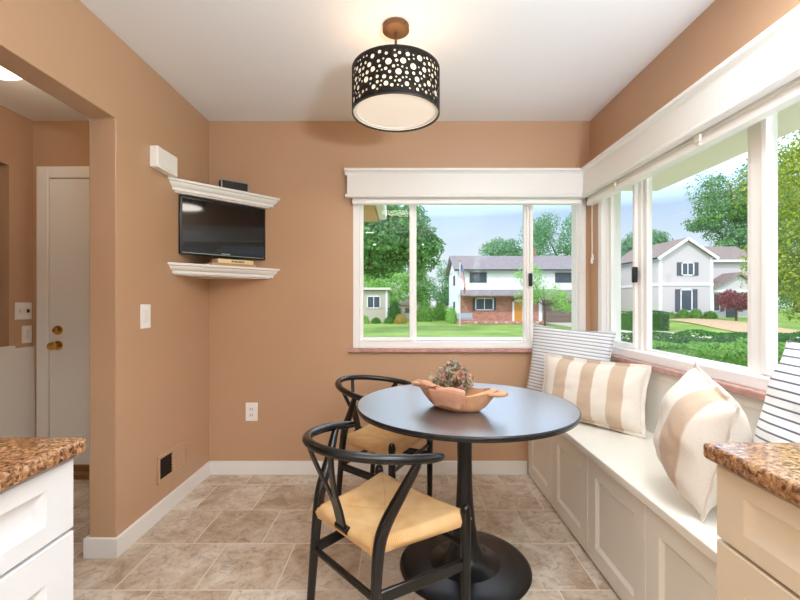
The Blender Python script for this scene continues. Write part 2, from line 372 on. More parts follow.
struct('floor', MB().box(-3.7, XR+T, YK-T, YB+T, -.12, 0), M['tile'])
struct('ceiling', MB().box(-3.7, XR+T, YK-T, YB+T, ZC, ZC+.2), M['ceiling'])
b = MB()
b.box(-3.7, WB[0], YB, YB+T, 0, ZC).box(WB[1], XR+T, YB, YB+T, 0, ZC).box(WB[0], WB[1], YB, YB+T, 0, WB[2]).box(WB[0], WB[1], YB, YB+T, WB[3], ZC)
struct('wall_back', b, M['wall'])
b = MB()
WK = (-1.7, .62, 1.06, 2.0)                    # unseen window opening added to let in more daylight
b.box(XR, XR+T, YK, WK[0], 0, ZC).box(XR, XR+T, WK[1], WR[0], 0, ZC).box(XR, XR+T, WK[0], WK[1], 0, WK[2]).box(XR, XR+T, WK[0], WK[1], WK[3], ZC).box(XR, XR+T, WR[1], YB, 0, ZC).box(XR, XR+T, WR[0], WR[1], 0, WR[2]).box(XR, XR+T, WR[0], WR[1], WR[3], ZC)
struct('wall_right', b, M['wall'])
XJ = XL-.126
b = MB().prism([(YB,0),(YB,ZC),(YK,ZC),(YK,0),(.62,0),(.62,HZ),(JY,HZ),(JY,0)], 'x', XJ, XL)
struct('wall_left', b, M['wall'], bevel=.004)
struct('wall_kitchen_end', MB().box(-3.7, XR+T, YK-T, YK, 0, ZC), M['wall'])
# hall: far wall with a pass-through opening, low white wainscot
b = MB().box(XH-T, XH, 2.726, YB, 0, ZC).box(XH-T, XH, 1.7, 2.726, 0, .9).box(XH-T, XH, 1.7, 2.726, 2.08, ZC).box(XH-T, XH, YK, 1.7, 0, ZC)
struct('wall_hall', b, M['wall'])
struct('wall_room_beyond', MB().box(-3.7, -3.55, YK, YB, 0, ZC), M['wall'])
b = MB().box(XH, XH+.014, 1.0, YB-.001, 0, .885).box(XH, XH+.03, 1.0, 2.74, .885, .905)
struct('trim_1', b, M['hallwhite'], bevel=.002)

# baseboards
BH, BT = .094, .016
def bb(name, segs):
    b = MB()
    for s in segs: b.box(*s, 0, BH)
    struct(name, b, M['trim'], bevel=.004)
bb('baseboard_back', [(XL, .86, YB-BT, YB)])
b = MB().prism([(XL,YB-BT),(XL,JY),(XJ,JY),(XJ,JY+.15),(XJ-BT,JY+.15),(XJ-BT,JY-BT),(XL+BT,JY-BT),(XL+BT,YB-BT)], 'z', 0, BH)
struct('baseboard_left', b, M['trim'], bevel=.003)

# hall door in the far wall
DX0, DX1 = -2.422, -1.62
b = MB().box(DX0, DX1, YB-.022, YB+.0, .075, 2.035)
door = struct('door_1', b, M['hallwhite'], bevel=.002)
def knob(name, z, r, out):
    q = MB().lathe([(.0,-.0),(.031,-.001),(.031,-.008),(.012,-.014),(.012,-.03),(r*.8,-.036),(r,-out*.75),(r*.8,-out),(.0,-out-.002)], (DX0+.062, YB-.022, z), 20, axis='y')
    o = q.build(name, M['brass'], door, smooth=60); return o
knob('door_knob', .893, .028, .07); knob('deadbolt', .997, .018, .03)
b = MB().box(DX0-.085, DX0-.004, YB-.03, YB, 0, 2.12).box(DX1+.004, DX1+.085, YB-.03, YB, 0, 2.12).box(DX0-.004, DX1+.004, YB-.03, YB, 2.04, 2.12)
struct('trim_2', b, M['hallwhite'], bevel=.006)
struct('trim_3', MB().box(DX0, DX1, YB-.09, YB, 0, .03).box(DX0, DX1, YB-.03, YB, .03, .072), M['wood'], bevel=.003)
b = MB().box(XH, DX0-.085, YB-BT, YB, 0, BH); struct('baseboard_hall', b, M['hallwhite'], bevel=.003)

# hall light
t = thing('ceiling_light', 'round frosted ceiling light glowing in the hallway beyond the opening', 'light', (-2.03, 2.1, ZC))
MB().lathe([(.0,0),(.15,0),(.15,-.018),(.135,-.022),(0,-.022)], (-2.03,2.1,ZC), 40).build('base', M['plate'], t, smooth=40)
MB().lathe([(.132,-.022),(.13,-.05),(.108,-.085),(.07,-.107),(.0,-.115)], (-2.03,2.1,ZC), 40).build('globe', M['hallglobe'], t, smooth=180)

# ------------------------------------------------------------------ windows
def window(name, conv, a0, a1, z0, z1, panes, posts, latch_a, latch_z, lift):
    """conv(a, depth, z): a along the wall, depth 0 at the room face growing outwards"""
    def bx(mb, u0, u1, d0, d1, w0, w1):
        p, q = conv(u0, d0, w0), conv(u1, d1, w1); mb.box(p[0],q[0],p[1],q[1],p[2],q[2])
    fr = MB(); F = .045
    bx(fr, a0, a0+F, 0, .13, z0, z1); bx(fr, a1-F, a1, 0, .13, z0, z1)
    bx(fr, a0+F, a1-F, -.004, .13, z0, z0+F); bx(fr, a0+F, a1-F, 0, .13, z1-F, z1)
    # stepped tracks of the frame
    bx(fr, a0+F, a0+F+.012, .03, .11, z0+F, z1-F); bx(fr, a1-F-.012, a1-F, .03, .11, z0+F, z1-F)
    for u0, u1 in posts: bx(fr, u0, u1, .052, .10, z0+F, z1-F)
    w = struct(name, fr, M['vinyl'], bevel=.003)
    for i, (u0, u1, d, s, bot) in enumerate(panes):
        sh = MB(); lo = z0+F+lift[i]
        bx(sh, u0-s, u0, d-.016, d+.016, lo-s, z1-F); bx(sh, u1, u1+s, d-.016, d+.016, lo-s, z1-F)
        bx(sh, u0, u1, d-.016, d+.016, lo-s, lo); bx(sh, u0, u1, d-.016, d+.016, z1-F-.03, z1-F)
        o = sh.build('sash', M['vinyl'], w, bevel=.003)
        g = MB(); bx(g, u0-.004, u1+.004, d-.002, d+.002, lo-.004, z1-F-.02)
        g.build('glass_pane', M['glass'], o)
    la = MB(); bx(la, latch_a-.012, latch_a+.012, .012, .04, latch_z-.045, latch_z+.045)
    la.build('latch', M['latch'], w, bevel=.006)
    return w
# back window: panes measured on the photograph's perspective at the glass depth
cb = lambda a, d, z: (a, YB+d, z)
window('window_1', cb, WB[0], WB[1], WB[2], WB[3],
       [(-.275, .049, .05, .022, 0), (.099, .857, .078, .03, 0), (.914, 1.226, .05, .022, 0)],
       [(.058,.092),(.872,.905)], .893, 1.345, [.024, .0, .024])
cr = lambda a, d, z: (XR+d, a, z)
window('window_2', cr, WR[0], WR[1], WR[2], WR[3],
       [(2.43, 2.68, .05, .024, 0), (1.655, 2.335, .078, .03, 0), (1.09, 1.535, .05, .024, 0)],
       [(2.372,2.405),(1.56,1.63)], 2.392, 1.345, [.03, .012, .03])
window('added_window', cr, *WK, [(-1.62, -.58, .05, .024, 0), (-.50, .54, .05, .024, 0)], [(-.56,-.52)], -.54, 1.5, [.03, .03])  # unseen window, added for daylight from the right
# marble sills
struct('trim_4', MB().box(WB[0]-.03, XR, YB-.03, YB+.02, .845, WB[2]), M['marble'], bevel=.004)
struct('trim_5', MB().box(XR-.045, XR+.02, WR[0]-.05, YB-.03, .845, WR[2]), M['marble'], bevel=.004)

# cornice valance in an L round the corner
def Lsweep(mb, prof, x0, yend):
    """prof = [(offset from the wall, z)]; runs along the back wall then along the right wall"""
    n = len(prof); vs = []
    for o, z in prof: vs.append((x0, YB-o, z))
    for o, z in prof: vs.append((XR-o, YB-o, z))
    for o, z in prof: vs.append((XR-o, yend, z))
    fs = [tuple(range(n))[::-1], tuple(range(2*n,3*n))]
    for k in range(2): fs += [(k*n+i, k*n+(i+1)%n, (k+1)*n+(i+1)%n, (k+1)*n+i) for i in range(n)]
    mb.add(vs, fs)
val = thing('window_valance', 'white cornice box running round the corner above both windows', 'valance', (XR, YB, 1.9))
b = MB(); Lsweep(b, [(.068,1.912),(.082,1.912),(.082,2.045),(0,2.045),(0,2.03),(.068,2.03)], -.372, .70); b.build('board', M['trim'], val)
b = MB(); Lsweep(b, [(0,2.045),(.083,2.045),(.083,2.052),(.088,2.058),(.096,2.066),(.104,2.069),(.104,2.084),(0,2.084)], -.388, .70); b.build('crown_molding', M['trim'], val)
b = MB(); Lsweep(b, [(.06,1.906),(.06,1.893),(.094,1.893),(.098,1.898),(.098,1.908),(.092,1.914),(.082,1.916)], -.384, .70); b.build('bottom_molding', M['trim'], val)

# raised pleated shades under the valance
def shade_thing(label, conv, a0, a1, cord_a, up=0.):
    t = thing('pleated_blind', label, 'blind', conv(a0, .03, 1.84))
    def bx(mb, u0, u1, d0, d1, w0, w1):
        p, q = conv(u0, d0, w0), conv(u1, d1, w1); mb.box(p[0],q[0],p[1],q[1],p[2],q[2])
    h = MB(); bx(h, a0, a1, .01, .055, 1.9, 1.96); h.build('headrail', M['shade'], t, bevel=.003)
    p = MB()
    for k in range(6): bx(p, a0+.002, a1-.002, .012+.004*(k%2), .052-.004*(k%2), 1.868+up+(.0055-up/6)*k, 1.868+up+(.0055-up/6)*(k+1))
    p.build('pleat_stack', M['shade'], t)
    r = MB(); bx(r, a0, a1, .008, .056, 1.84+up, 1.868+up); r.build('bottom_rail', M['vinyl'], t, bevel=.004)
    for q in (() if up else (a0+(a1-a0)*.2, a0+(a1-a0)*.47, a0+(a1-a0)*.81)):
        c = MB(); bx(c, q-.018, q+.018, .056, .068, 1.858, 1.888); bx(c, q-.009, q+.009, .054, .062, 1.845, 1.86); c.build('clip', M['clip'], t, bevel=.003)
    return t
sb = shade_thing('white pleated shade raised above the window on the back wall', lambda a,d,z: (a, YB-d, z), WB[0]+.0, 1.215, 0, .017)
sr = shade_thing('white pleated shade raised above the window on the right wall', lambda a,d,z: (XR-d, a, z), .80, YB-.07, 0)
c = MB()
def hang(x, y, z0, z1, dx=.0):
    return [(x+dx*sin(pi*k/10), y, z0+(z1-z0)*k/10) for k in range(11)]
x, y = 1.185, YB-.062
c.tube(hang(x, y, 1.86, 1.42, .004), .0022, 6)
c.tube([(x,y,1.42),(x+.004,y-.004,1.395),(x+.018,y-.004,1.385),(x+.03,y-.004,1.40),(x+.034,y,1.44),(x+.026,y,1.6),(x+.012,y,1.86)], .0022, 6)
c.build('pull_cord', M['cord'], sb, smooth=60)
x, y = XR-.022, YB-.088
c = MB().tube(hang(x, y, 1.86, 1.50), .0018, 6).tube(hang(x-.008, y-.006, 1.86, 1.475), .0018, 6); c.build('pull_cord', M['cord'], sr, smooth=60)
for dx, dy, z in ((0,0,1.50),(-.008,-.006,1.475)):
    MB().lathe([(.002,.012),(.005,.008),(.006,.0),(.009,-.022),(.008,-.027),(.0,-.028)], (x+dx,y+dy,z), 14).build('tassel', M['plate'], sr, smooth=50)

# ------------------------------------------------------------------ left wall and back wall fittings
def wallplate(label, conv, a0, a1, z0, z1, kind, name='light_switch', cat='light switch'):
    t = thing(name, label, cat, conv((a0+a1)/2, 0, (z0+z1)/2))
    def bx(mb, u0, u1, d0, d1, w0, w1):
        p, q = conv(u0, d0, w0), conv(u1, d1, w1); mb.box(p[0],q[0],p[1],q[1],p[2],q[2])
    ca, cz, h = (a0+a1)/2, (z0+z1)/2, z1-z0
    p = MB(); bx(p, a0, a1, 0, .006, z0, z1); p.build('plate', M['plate'], t, bevel=.003)
    if kind == 'rocker':
        q = MB(); bx(q, ca-.017, ca+.017, .004, .010, cz-.033, cz+.033); q.build('rocker', M['trim'], t, bevel=.003)
    elif kind == 'double':
        for s, dk in ((-1,0),(1,1)):
            c_ = ca+s*(a1-a0)*.23
            q = MB(); bx(q, c_-.006, c_+.006, .004, .016, cz-.012, cz+.012); q.build('toggle', M['latch' if dk else 'trim'], t, bevel=.002, label='dark toggle' if dk else None)
    elif kind == 'outlet':
        for s in (-1,1):
            q = MB(); bx(q, ca-.017, ca+.017, .004, .008, cz+s*.02-.014, cz+s*.02+.014); f = q.build('socket_face', M['trim'], t, bevel=.004)
            q = MB()
            for k in (-1,1): bx(q, ca+k*.006-.0015, ca+k*.006+.0015, .0078, .0086, cz+s*.02-.004, cz+s*.02+.005)
            q.build('slot', M['dark'], f)
    return t
cl = lambda a, d, z: (XL+d, a, z)
wallplate('white rocker light switch on the tan wall left of the corner shelves', cl, 2.139, 2.222, 1.053, 1.178, 'rocker')
wallplate('white power outlet low on the back wall below the window end', lambda a,d,z: (a, YB-d, z), -1.083, -1.0, .368, .495, 'outlet', 'power_outlet', 'outlet')
ch = lambda a, d, z: (XH+d, a, z)
wallplate('wide double switch plate with a dark toggle on the hallway wall', ch, 2.765, 2.888, 1.072, 1.188, 'double')
wallplate('narrow single switch plate below the double one in the hallway', ch, 2.815, 2.888, .912, 1.03, 'rocker')

t = thing('wall_vent', 'painted metal air register low on the tan left wall, one half open and dark', 'vent', (XL, 2.44, .25))
y0, y1, z0, z1 = 2.285, 2.60, .19, .345
fr = MB()
fr.box(XL, XL+.009, y0, y1, z0, z0+.02).box(XL, XL+.009, y0, y1, z1-.02, z1).box(XL, XL+.009, y0, y0+.02, z0+.02, z1-.02).box(XL, XL+.009, y1-.02, y1, z0+.02, z1-.02).box(XL, XL+.008, 2.433, 2.447, z0+.02, z1-.02)
fr.build('frame', M['wall'], t, bevel=.003)
MB().box(XL, XL+.002, y0+.02, 2.433, z0+.02, z1-.02).build('duct_opening', M['dark'], t, label='dark open half of the register')
s = MB()
for k in range(6): s.box(XL+.002, XL+.006, 2.428, 2.436, z0+.025+.019*k, z0+.035+.019*k)
s.build('teeth', M['wall'], t)
s = MB()
for k in range(9): s.box(XL, XL+.0055, 2.447+.0148*k, 2.447+.0148*k+.0135, z0+.02, z1-.02)
s.build('louver', M['wall'], t, bevel=.001)
MB().tube([(XL+.004,2.585,.316),(XL+.02,2.592,.318),(XL+.024,2.612,.314)], .004, 8).build('lever', M['wall'], t, smooth=60)

t = thing('door_chime', 'white rectangular door chime box high on the tan left wall', 'door chime', (XL, 2.31, 1.96))
MB().box(XL, XL+.047, 2.216, 2.412, 1.905, 2.018).build('cover', M['plate'], t, bevel=.006, seg=3)
s = MB()
for k in range(4): s.box(XL+.046, XL+.0485, 2.25+.034*k, 2.25+.034*k+.018, 1.915, 1.921)
s.build('sound_slot', M['clip'], t)
# corner shelves with moulded front
def corner_shelf(label, ztop):
    t = thing('corner_shelf', label, 'shelf', (XL, YB, ztop))
    b = MB(); pr = [(.514,0),(.514,-.013),(.498,-.017),(.494,-.026),(.484,-.037),(.468,-.045),(.466,-.062)]
    vs = []; n = len(pr)
    for r, dz in pr: vs += [(XL+.001, YB-r, ztop+dz), (XL+r*.955, YB-.001, ztop+dz), (XL+.001, YB-.001, ztop+dz)]
    fs = [(0,1,2), (3*n-1,3*n-2,3*n-3)]
    for i in range(n-1):
        for k in range(3): fs.append((3*i+k, 3*i+(k+1)%3, 3*i+3+(k+1)%3, 3*i+3+k))
    b.add(vs, fs); b.build('shelf_board', M['trim'], t)
    MB().prism([(XL,YB),(XL,YB-.44),(XL+.42,YB)], 'z', ztop-.07, ztop-.062).build('underside', M['trim'], t)
    return t
ZU, ZL = 1.905, 1.418
corner_shelf('white moulded corner shelf above the television', ZU)
corner_shelf('white moulded corner shelf below the television holding books', ZL)
# diagonal frame across the corner: u along the shelf front (left to right), w towards the corner
A0 = Vector((XL, YB-.506, 0)); UU = Vector((.483,.506,0)).normalized(); WW = Vector((-UU.y, UU.x, 0)); angU = atan2(UU.y, UU.x)
def diag(u, w, z): p = A0+UU*u+WW*w; return (p.x, p.y, z)
o = diag(.357, .075, ZL+.06)
t = thing('television', 'flat black television set across the corner between two white shelves', 'television', o, angU)
W2, H0, H1 = .278, .0, .352
MB().box(-W2, W2, -.012, .03, H0, H1).build('casing', M['tv'], t, world=False, bevel=.006)
MB().box(-W2+.018, W2-.018, -.0135, -.0115, H0+.03, H1-.016).build('screen', M['screen'], t, world=False)
MB().box(-W2+.015, W2-.015, -.014, -.0115, H0+.008, H0+.012).box(-.028,.028,-.0142,-.0115,H0+.015,H0+.022).build('silver_strip', M['silver'], t, world=False)
MB().box(-.14, .14, .03, .055, .08, .28).box(-.04, .04, .055, .16, .14, .22).build('mount', M['tv'], t, world=False, bevel=.004)
o = diag(.405, .055, ZU)
t = thing('speaker', 'small black speaker bar with silver rim on the upper corner shelf', 'speaker', o, angU-.1)
MB().box(-.085, .085, -.03, .03, .004, .066).build('body', M['spk'], t, world=False, bevel=.008, seg=3)
MB().box(-.078, .078, -.032, -.029, .012, .057).build('grille', M['latch'], t, world=False, bevel=.002)
MB().box(-.087, .087, -.033, -.027, .058, .064).box(-.087, .087, -.033, -.027, .004, .009).box(-.088,-.08,-.033,-.027,.004,.064).box(.08,.088,-.033,-.027,.004,.064).build('rim', M['silver'], t, world=False, bevel=.001)
MB().box(-.07,.07,-.02,.02,0,.004).build('foot', M['latch'], t, world=False)
def book(label, u, w, z, L_, D_, H_, mat, rot, ink):
    t = thing('book', label, 'book', diag(u,w,z), angU+rot)
    MB().box(-L_/2+.003, L_/2-.003, -D_/2+.004, D_/2-.004, .002, H_-.002).build('pages', M['paper'], t, world=False)
    MB().box(-L_/2, L_/2, -D_/2, D_/2, 0, .0025).box(-L_/2, L_/2, -D_/2, D_/2, H_-.0025, H_).box(-L_/2, L_/2, -D_/2, -D_/2+.003, 0, H_).build('cover', mat, t, world=False, bevel=.001)
    if ink:
        s = MB(); x = -.03
        for k in range(7):
            wd = random.uniform(.006,.014); s.box(x, x+wd, -D_/2-.0006, -D_/2, H_*.3, H_*.72); x += wd+.004
        s.build('spine_lettering', M['ink'], t, world=False)
book('tan book lying flat on the lower corner shelf, bottom of two', .385, .045, ZL, 285e-3, .10, .016, M['bookB'], 0, False)
book('cream book with dark spine print lying on top of the tan book', .395, .045, ZL+.016, 235e-3, .095, .026, M['bookA'], .02, True)

# ------------------------------------------------------------------ pendant lamp
px, py = -.03, 1.9
lamp = thing('pendant_lamp', 'dark drum pendant lamp with punched round holes hanging from the ceiling', 'lamp', (px,py,ZC))
MB().lathe([(0,0),(.056,0),(.06,-.004),(.06,-.026),(.052,-.032),(0,-.032)], (px,py,ZC), 40).build('canopy', M['bronze'], lamp, smooth=40)
MB().tube([(px,py,ZC-.03),(px,py,2.2)], .006, 12).build('rod', M['bronze'], lamp, smooth=60)
r, z0, z1 = .197, 2.04, 2.232
def punched_drum(r, z0, z1, seed=3):
    """sheet with round holes (constrained triangulation), rolled into a drum"""
    from mathutils.geometry import delaunay_2d_cdt
    rnd = random.Random(seed); Wd, Hd = 2*pi*r, z1-z0; holes = []
    for rad, cnt in ((.0122,32),(.0095,52),(.0070,95),(.0045,130)):
        k = tries = 0
        while k < cnt and tries < 4000:
            tries += 1; u, v = rnd.uniform(.02, Wd-.02), rnd.uniform(.016+rad*.6, Hd-.016-rad*.6); q_ = rad*rnd.uniform(.9,1.1)
            if all((u-a)**2+(v-b)**2 > (q_+c+.006)**2 for a,b,c in holes): holes.append((u,v,q_)); k += 1
    vs = [Vector(p) for p in ((0,0),(Wd,0),(Wd,Hd),(0,Hd))]; ed = [(0,1),(1,2),(2,3),(3,0)]
    for a, b, c in holes:
        m = 14; st = len(vs)
        for k in range(m): vs.append(Vector((a+c*cos(2*pi*k/m), b+c*sin(2*pi*k/m)))); ed.append((st+k, st+(k+1)%m))
    for k in range(1,120):
        for l in range(0,9):
            p = Vector((Wd*k/120, Hd*l/8))
            if all((p.x-a)**2+(p.y-b)**2 > (c+.001)**2 for a,b,c in holes): vs.append(p)
    V_, E_, F_, *_ = delaunay_2d_cdt(vs, ed, [], 0, 1e-6)
    keep = []
    for f in F_:
        cx = sum(V_[i].x for i in f)/len(f); cy = sum(V_[i].y for i in f)/len(f)
        if not any((cx-a)**2+(cy-b)**2 < (c*.97)**2 for a,b,c in holes): keep.append(tuple(f))
    return [(r*cos(p.x/r+1.6), r*sin(p.x/r+1.6), p.y+z0) for p in V_], keep
vs, fs = punched_drum(r, z0, z1)
q = MB(); q.add([(px+a, py+b_, c) for a,b_,c in vs], fs)
sh = q.build('shade', M['drum'], lamp, smooth=180, label='dark brown drum punched with round holes')
sm = sh.modifiers.new('Solid','SOLIDIFY'); sm.thickness = .0015; sm.offset = 0
q = MB()
for zz in (z0, z1): q.lathe([(r+.001,zz-.003),(r+.001,zz+.003),(r-.005,zz+.003),(r-.005,zz-.003),(r+.001,zz-.003)], (px,py,0), 96, cap=False)
q.build('rim', M['latch'], sh, smooth=40)
MB().lathe([(r-.007,z0+.004),(r-.007,z1-.004)], (px,py,0), 96, cap=False).build('liner', M['liner'], lamp, smooth=180)
MB().lathe([(0,z0+.016),(r-.02,z0+.016),(r-.02,z0+.01),(0,z0+.01)], (px,py,0), 80, cap=False).build('diffuser', M['diffuser'], lamp, smooth=40)
MB().lathe([(r-.006,z0+.006),(r-.006,z0+.018),(r-.021,z0+.018),(r-.021,z0+.006),(r-.006,z0+.006)], (px,py,0), 80, cap=False).build('diffuser_ring', M['plate'], lamp, smooth=40)
q = MB()
for k in range(3):
    a = 2*pi*k/3+.4; q.tube([(px,py,2.2),(px+(r-.008)*cos(a),py+(r-.008)*sin(a),2.222)], .003, 8)
q.build('spider', M['bronze'], lamp)

# ------------------------------------------------------------------ bench
BX, SZ = .845, .517
bench = thing('window_bench', 'long built-in white window seat with panelled doors under the windows', 'bench', (1.06, 1.9, 0))
BE = .826
MB().box(.884, XR-.001, BE, YB-.001, .0, SZ-.036).build('base', M['bench'], bench)
MB().box(BX, XR-.001, BE, YB-.001, SZ-.036, SZ).build('seat_top', M['bench'], bench, bevel=.005)
MB().box(XR-.014, XR-.001, BE, YB-.001, SZ, .843).box(XR-.02, XR-.001, BE, YB-.001, .80, .843).build('back_panel', M['bench'], bench, bevel=.003)
yy = YB-.012
for k in range(4):
    a, b_ = yy-.466*(k+1), yy-.466*k
    MB().panel(lambda u,v,d: (.884-d, u, v), a+.002, b_-.002, .012, SZ-.042, .02, .075, .075, .011, .016).build('door', M['bench'], bench, smooth=30)

# ------------------------------------------------------------------ kitchen cabinets with granite
def cabinet(label, sx, xf, yend, y0, mat):
    t = thing('base_cabinet', label, 'cabinet', (xf, (yend+y0)/2, 0))
    xb = XL if sx < 0 else XR           # wall behind
    d = 1 if sx < 0 else -1             # outward direction of the front
    MB().box(xb+d*.001, xf-d*.02, y0, yend-.004, .1, .88).box(xb+d*.001, xf-d*.08, y0, yend-.004, 0, .1).build('body', mat, t, bevel=.002)
    f = lambda u,v,w: (xf-d*.02+d*w, u, v)
    MB().panel(f, y0+.003, yend, .734, .872, .02, .066, .036, .011, .022).build('drawer', mat, t, smooth=30)
    MB().panel(f, y0+.003, yend, .115, .727, .02, .066, .066, .011, .022).build('door', mat, t, smooth=30)
    return t
cabinet('white base cabinet with drawer at the near left corner', -1, -.667, .853, .28, M['cab'])
cabinet('white base cabinet with painted-in shade and drawer at the end of the bench', 1, .614, .822, .25, M['cab_shaded'])
def counter(label, x0, x1, y0, y1, rnd):
    b = MB().box(x0, x1, y0, y1, .882, .914)
    return tag(b.build('granite_countertop', M['granite'], bevel=.008, seg=3), label, 'countertop')
counter('brown granite countertop on the white cabinet at left', XL+.001, -.645, .26, .862, 0)
counter('brown granite countertop on the cabinet at the end of the bench', .592, XR-.001, .23, .832, 0)
# ------------------------------------------------------------------ table
TX, TY = .281, 1.90
tb = thing('dining_table', 'round black pedestal dining table with wide disc base', 'table', (TX,TY,0))
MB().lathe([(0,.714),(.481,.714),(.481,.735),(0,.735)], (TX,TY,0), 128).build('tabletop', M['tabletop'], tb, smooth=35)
MB().lathe([(.47,.712),(.482,.717),(.487,.725),(.4865,.732),(.483,.735),(.4811,.735),(.4811,.713),(.47,.712)], (TX,TY,0), 128, cap=False).build('edge_band', M['pedestal'], tb, smooth=50)
pf = [(0,.712),(.12,.712),(.12,.706),(.05,.70),(.038,.66),(.034,.58),(.0325,.48),(.034,.38),(.039,.28),(.048,.19),(.062,.115),(.083,.066),(.115,.038),(.16,.024),(.22,.017),(.275,.013),(.29,.009),(.292,.004),(.29,.0),(0,0)]
MB().lathe([(r_,z_) for r_, z_ in pf if z_ > .02], (TX,TY,0), 64).build('pedestal', M['pedestal'], tb, smooth=60)
MB().lathe([(0,.025),(.158,.0245),(.22,.0175),(.276,.0135),(.29,.009),(.293,.004),(.291,.0),(0,0)], (TX,TY,0), 96).build('base', M['pedestal'], tb, smooth=50)

# ------------------------------------------------------------------ chairs
def spline(pts, n):
    pts = [Vector(p) for p in pts]; out = []
    P_ = [2*pts[0]-pts[1]]+pts+[2*pts[-1]-pts[-2]]
    for i in range(1, len(P_)-2):
        for k in range(n):
            t = k/n; a,b,c,d = P_[i-1],P_[i],P_[i+1],P_[i+2]
            out.append(.5*((2*b)+(c-a)*t+(2*a-5*b+4*c-d)*t*t+(3*b-a-3*c+d)*t**3))
    out.append(pts[-1]); return out
def lerp(a, b, t): return a+(b-a)*t
def make_chair(label, loc, rz):
    t = thing('dining_chair', label, 'chair', loc, rz, 'wishbone chairs at the round table')
    K = M['black']; wf, uf, wr, ur, wa, ua, ub = .24, .195, .178, -.148, .247, .058, -.262
    zt, zb = .683, .727
    rail = []
    for k in range(49):
        a = -pi/2+pi*k/48; rail.append((ua-(ua-ub)*cos(a), wa*sin(a), zt+(zb-zt)*cos(a)))
    rail = [(ua+.014, -wa+.002, zt-.002)]+rail+[(ua+.014, wa-.002, zt-.002)]
    rr = [.013+.004*min(1, min(i, len(rail)-1-i)/3) for i in range(len(rail))]
    rr[0] = rr[-1] = .009
    MB().tube(rail, rr, 14, flat=.92).build('top_rail', K, t, world=False, smooth=50)
    for s in (-1, 1):
        MB().lathe([(.0,0),(.013,0),(.0145,.02),(.018,.2),(.0195,.4),(.019,.455),(.0165,.47),(.011,.479),(0,.481)], (uf,s*wf,0), 16).build('front_leg', K, t, world=False, smooth=50)
        pth = spline([(ur-.034,s*(wr+.004),0),(ur-.014,s*(wr+.002),.25),(ur+.002,s*wr,.42),(ur+.022,s*(wr+.008),.50),(ur+.07,s*(wr+.03),.59),(ur+.105,s*(wa-.018),.66),(ur+.122,s*(wa-.012),.692)], 8)
        m = len(pth); rad = [lerp(.0135,.0205,min(1,i/(m*.4))) if i < m*.5 else lerp(.0205,.0115,(i-m*.5)/(m*.5)) for i in range(m)]
        MB().tube(pth, rad, 14).build('rear_leg', K, t, world=False, smooth=50)
        MB().obox((uf, s*wf, .272), (ur-.012, s*(wr+.002), .285), .016, .04).build('side_stretcher', K, t, world=False, bevel=.006)
    MB().tube([(uf,-wf,.335),(uf,wf,.335)], .0105, 12).build('front_stretcher', K, t, world=False, smooth=50)
    MB().tube([(ur-.012,-wr,.285),(ur-.012,wr,.285)], .0115, 12).build('rear_stretcher', K, t, world=False, smooth=50)
    q = MB().tube([(ur+.008,-wr,.43),(ur+.008,wr,.43)], .010, 12)
    q.tube([(ur-.008,-.032,.432),(ur-.008,.032,.432)], .0135, 12)
    for s in (-1,1): q.tube([(ur,s*(wr-.03),.430),(uf-.012,s*(wf-.024),.432)], .010, 10)
    q.tube([(uf-.006,-wf,.43),(uf-.006,wf,.43)], .010, 10)
    q.build('seat_frame', K, t, world=False, smooth=50)
    # Y splat: flat plywood, stem rising from the rear bar and forking to the rail
    def fork(pts, ws, th=.010):
        q = MB(); vs, n = [], len(pts)
        for (u, v, z), w in zip(pts, ws):
            vs += [(u-th/2, v-w/2, z), (u+th/2, v-w/2, z), (u+th/2, v+w/2, z), (u-th/2, v+w/2, z)]
        fs = [(0,1,2,3), (4*n-1,4*n-2,4*n-3,4*n-4)]
        for i in range(n-1): fs += [(4*i+k, 4*i+4+k, 4*i+4+(k+1)%4, 4*i+(k+1)%4) for k in range(4)]
        return vs, fs
    q = MB(); u0 = ur-.012
    up = lambda f: u0-(abs(ub)-abs(u0))*f**1.15-.000
    st = [(u0, 0, .438), (up(.2), 0, .50), (up(.36), 0, .545)]
    v_, f_ = fork(st, [.05,.052,.054]); q.add(v_, f_)
    for s in (-1,1):
        pts = []; ws = []
        for k in range(9):
            f = k/8; z = .543+(.722-.543)*f; g = .36+.64*f
            v = s*(.0135+.058*f**1.1)
            urail = ua-(ua-ub)*sqrt(max(0,1-(v/wa)**2))
            pts.append((lerp(up(.36), urail, f), v, z)); ws.append(.027-.004*f)
        v_, f_ = fork(pts, ws); q.add(v_, f_)
    q.build('back_splat', K, t, world=False, bevel=.002)
    # woven seat: trapezoid with rolled edges, slightly dished
    def seat_pt(a, b, top):
        a_, b_ = 2*a-1, 2*b-1                      # a: rear..front, b: right..left
        u = lerp(ur-.004, uf+.012, a); w = lerp(wr-.02, wf+.002, a)
        v = b_*w
        e = max(abs(a_), abs(b_))
        edge = max(0, (e-.9)/.1)
        z0_ = .452-.018*(1-abs(a_)**2)*(1-abs(b_)**2)+.008*(abs(a_)*abs(b_))**2
        corner = (abs(a_)*abs(b_))**6
        u += .006*corner*a_
        if top: z = z0_-.016*edge**2
        else: z = .404+.0*edge
        return (u, v, z+.004*(a-.5))
    n = 41; q = MB()
    q.grid(lambda a,b: seat_pt(a,b,True), n, n)
    off = len(q.v); q.grid(lambda a,b: seat_pt(a,b,False), n, n)
    per = [(i,0) for i in range(n)]+[(n-1,j) for j in range(1,n)]+[(i,n-1) for i in range(n-2,-1,-1)]+[(0,j) for j in range(n-2,0,-1)]
    # rolled rim between the top and the underside
    ids = [i*n+j for i, j in per]; m = len(ids); ring = []
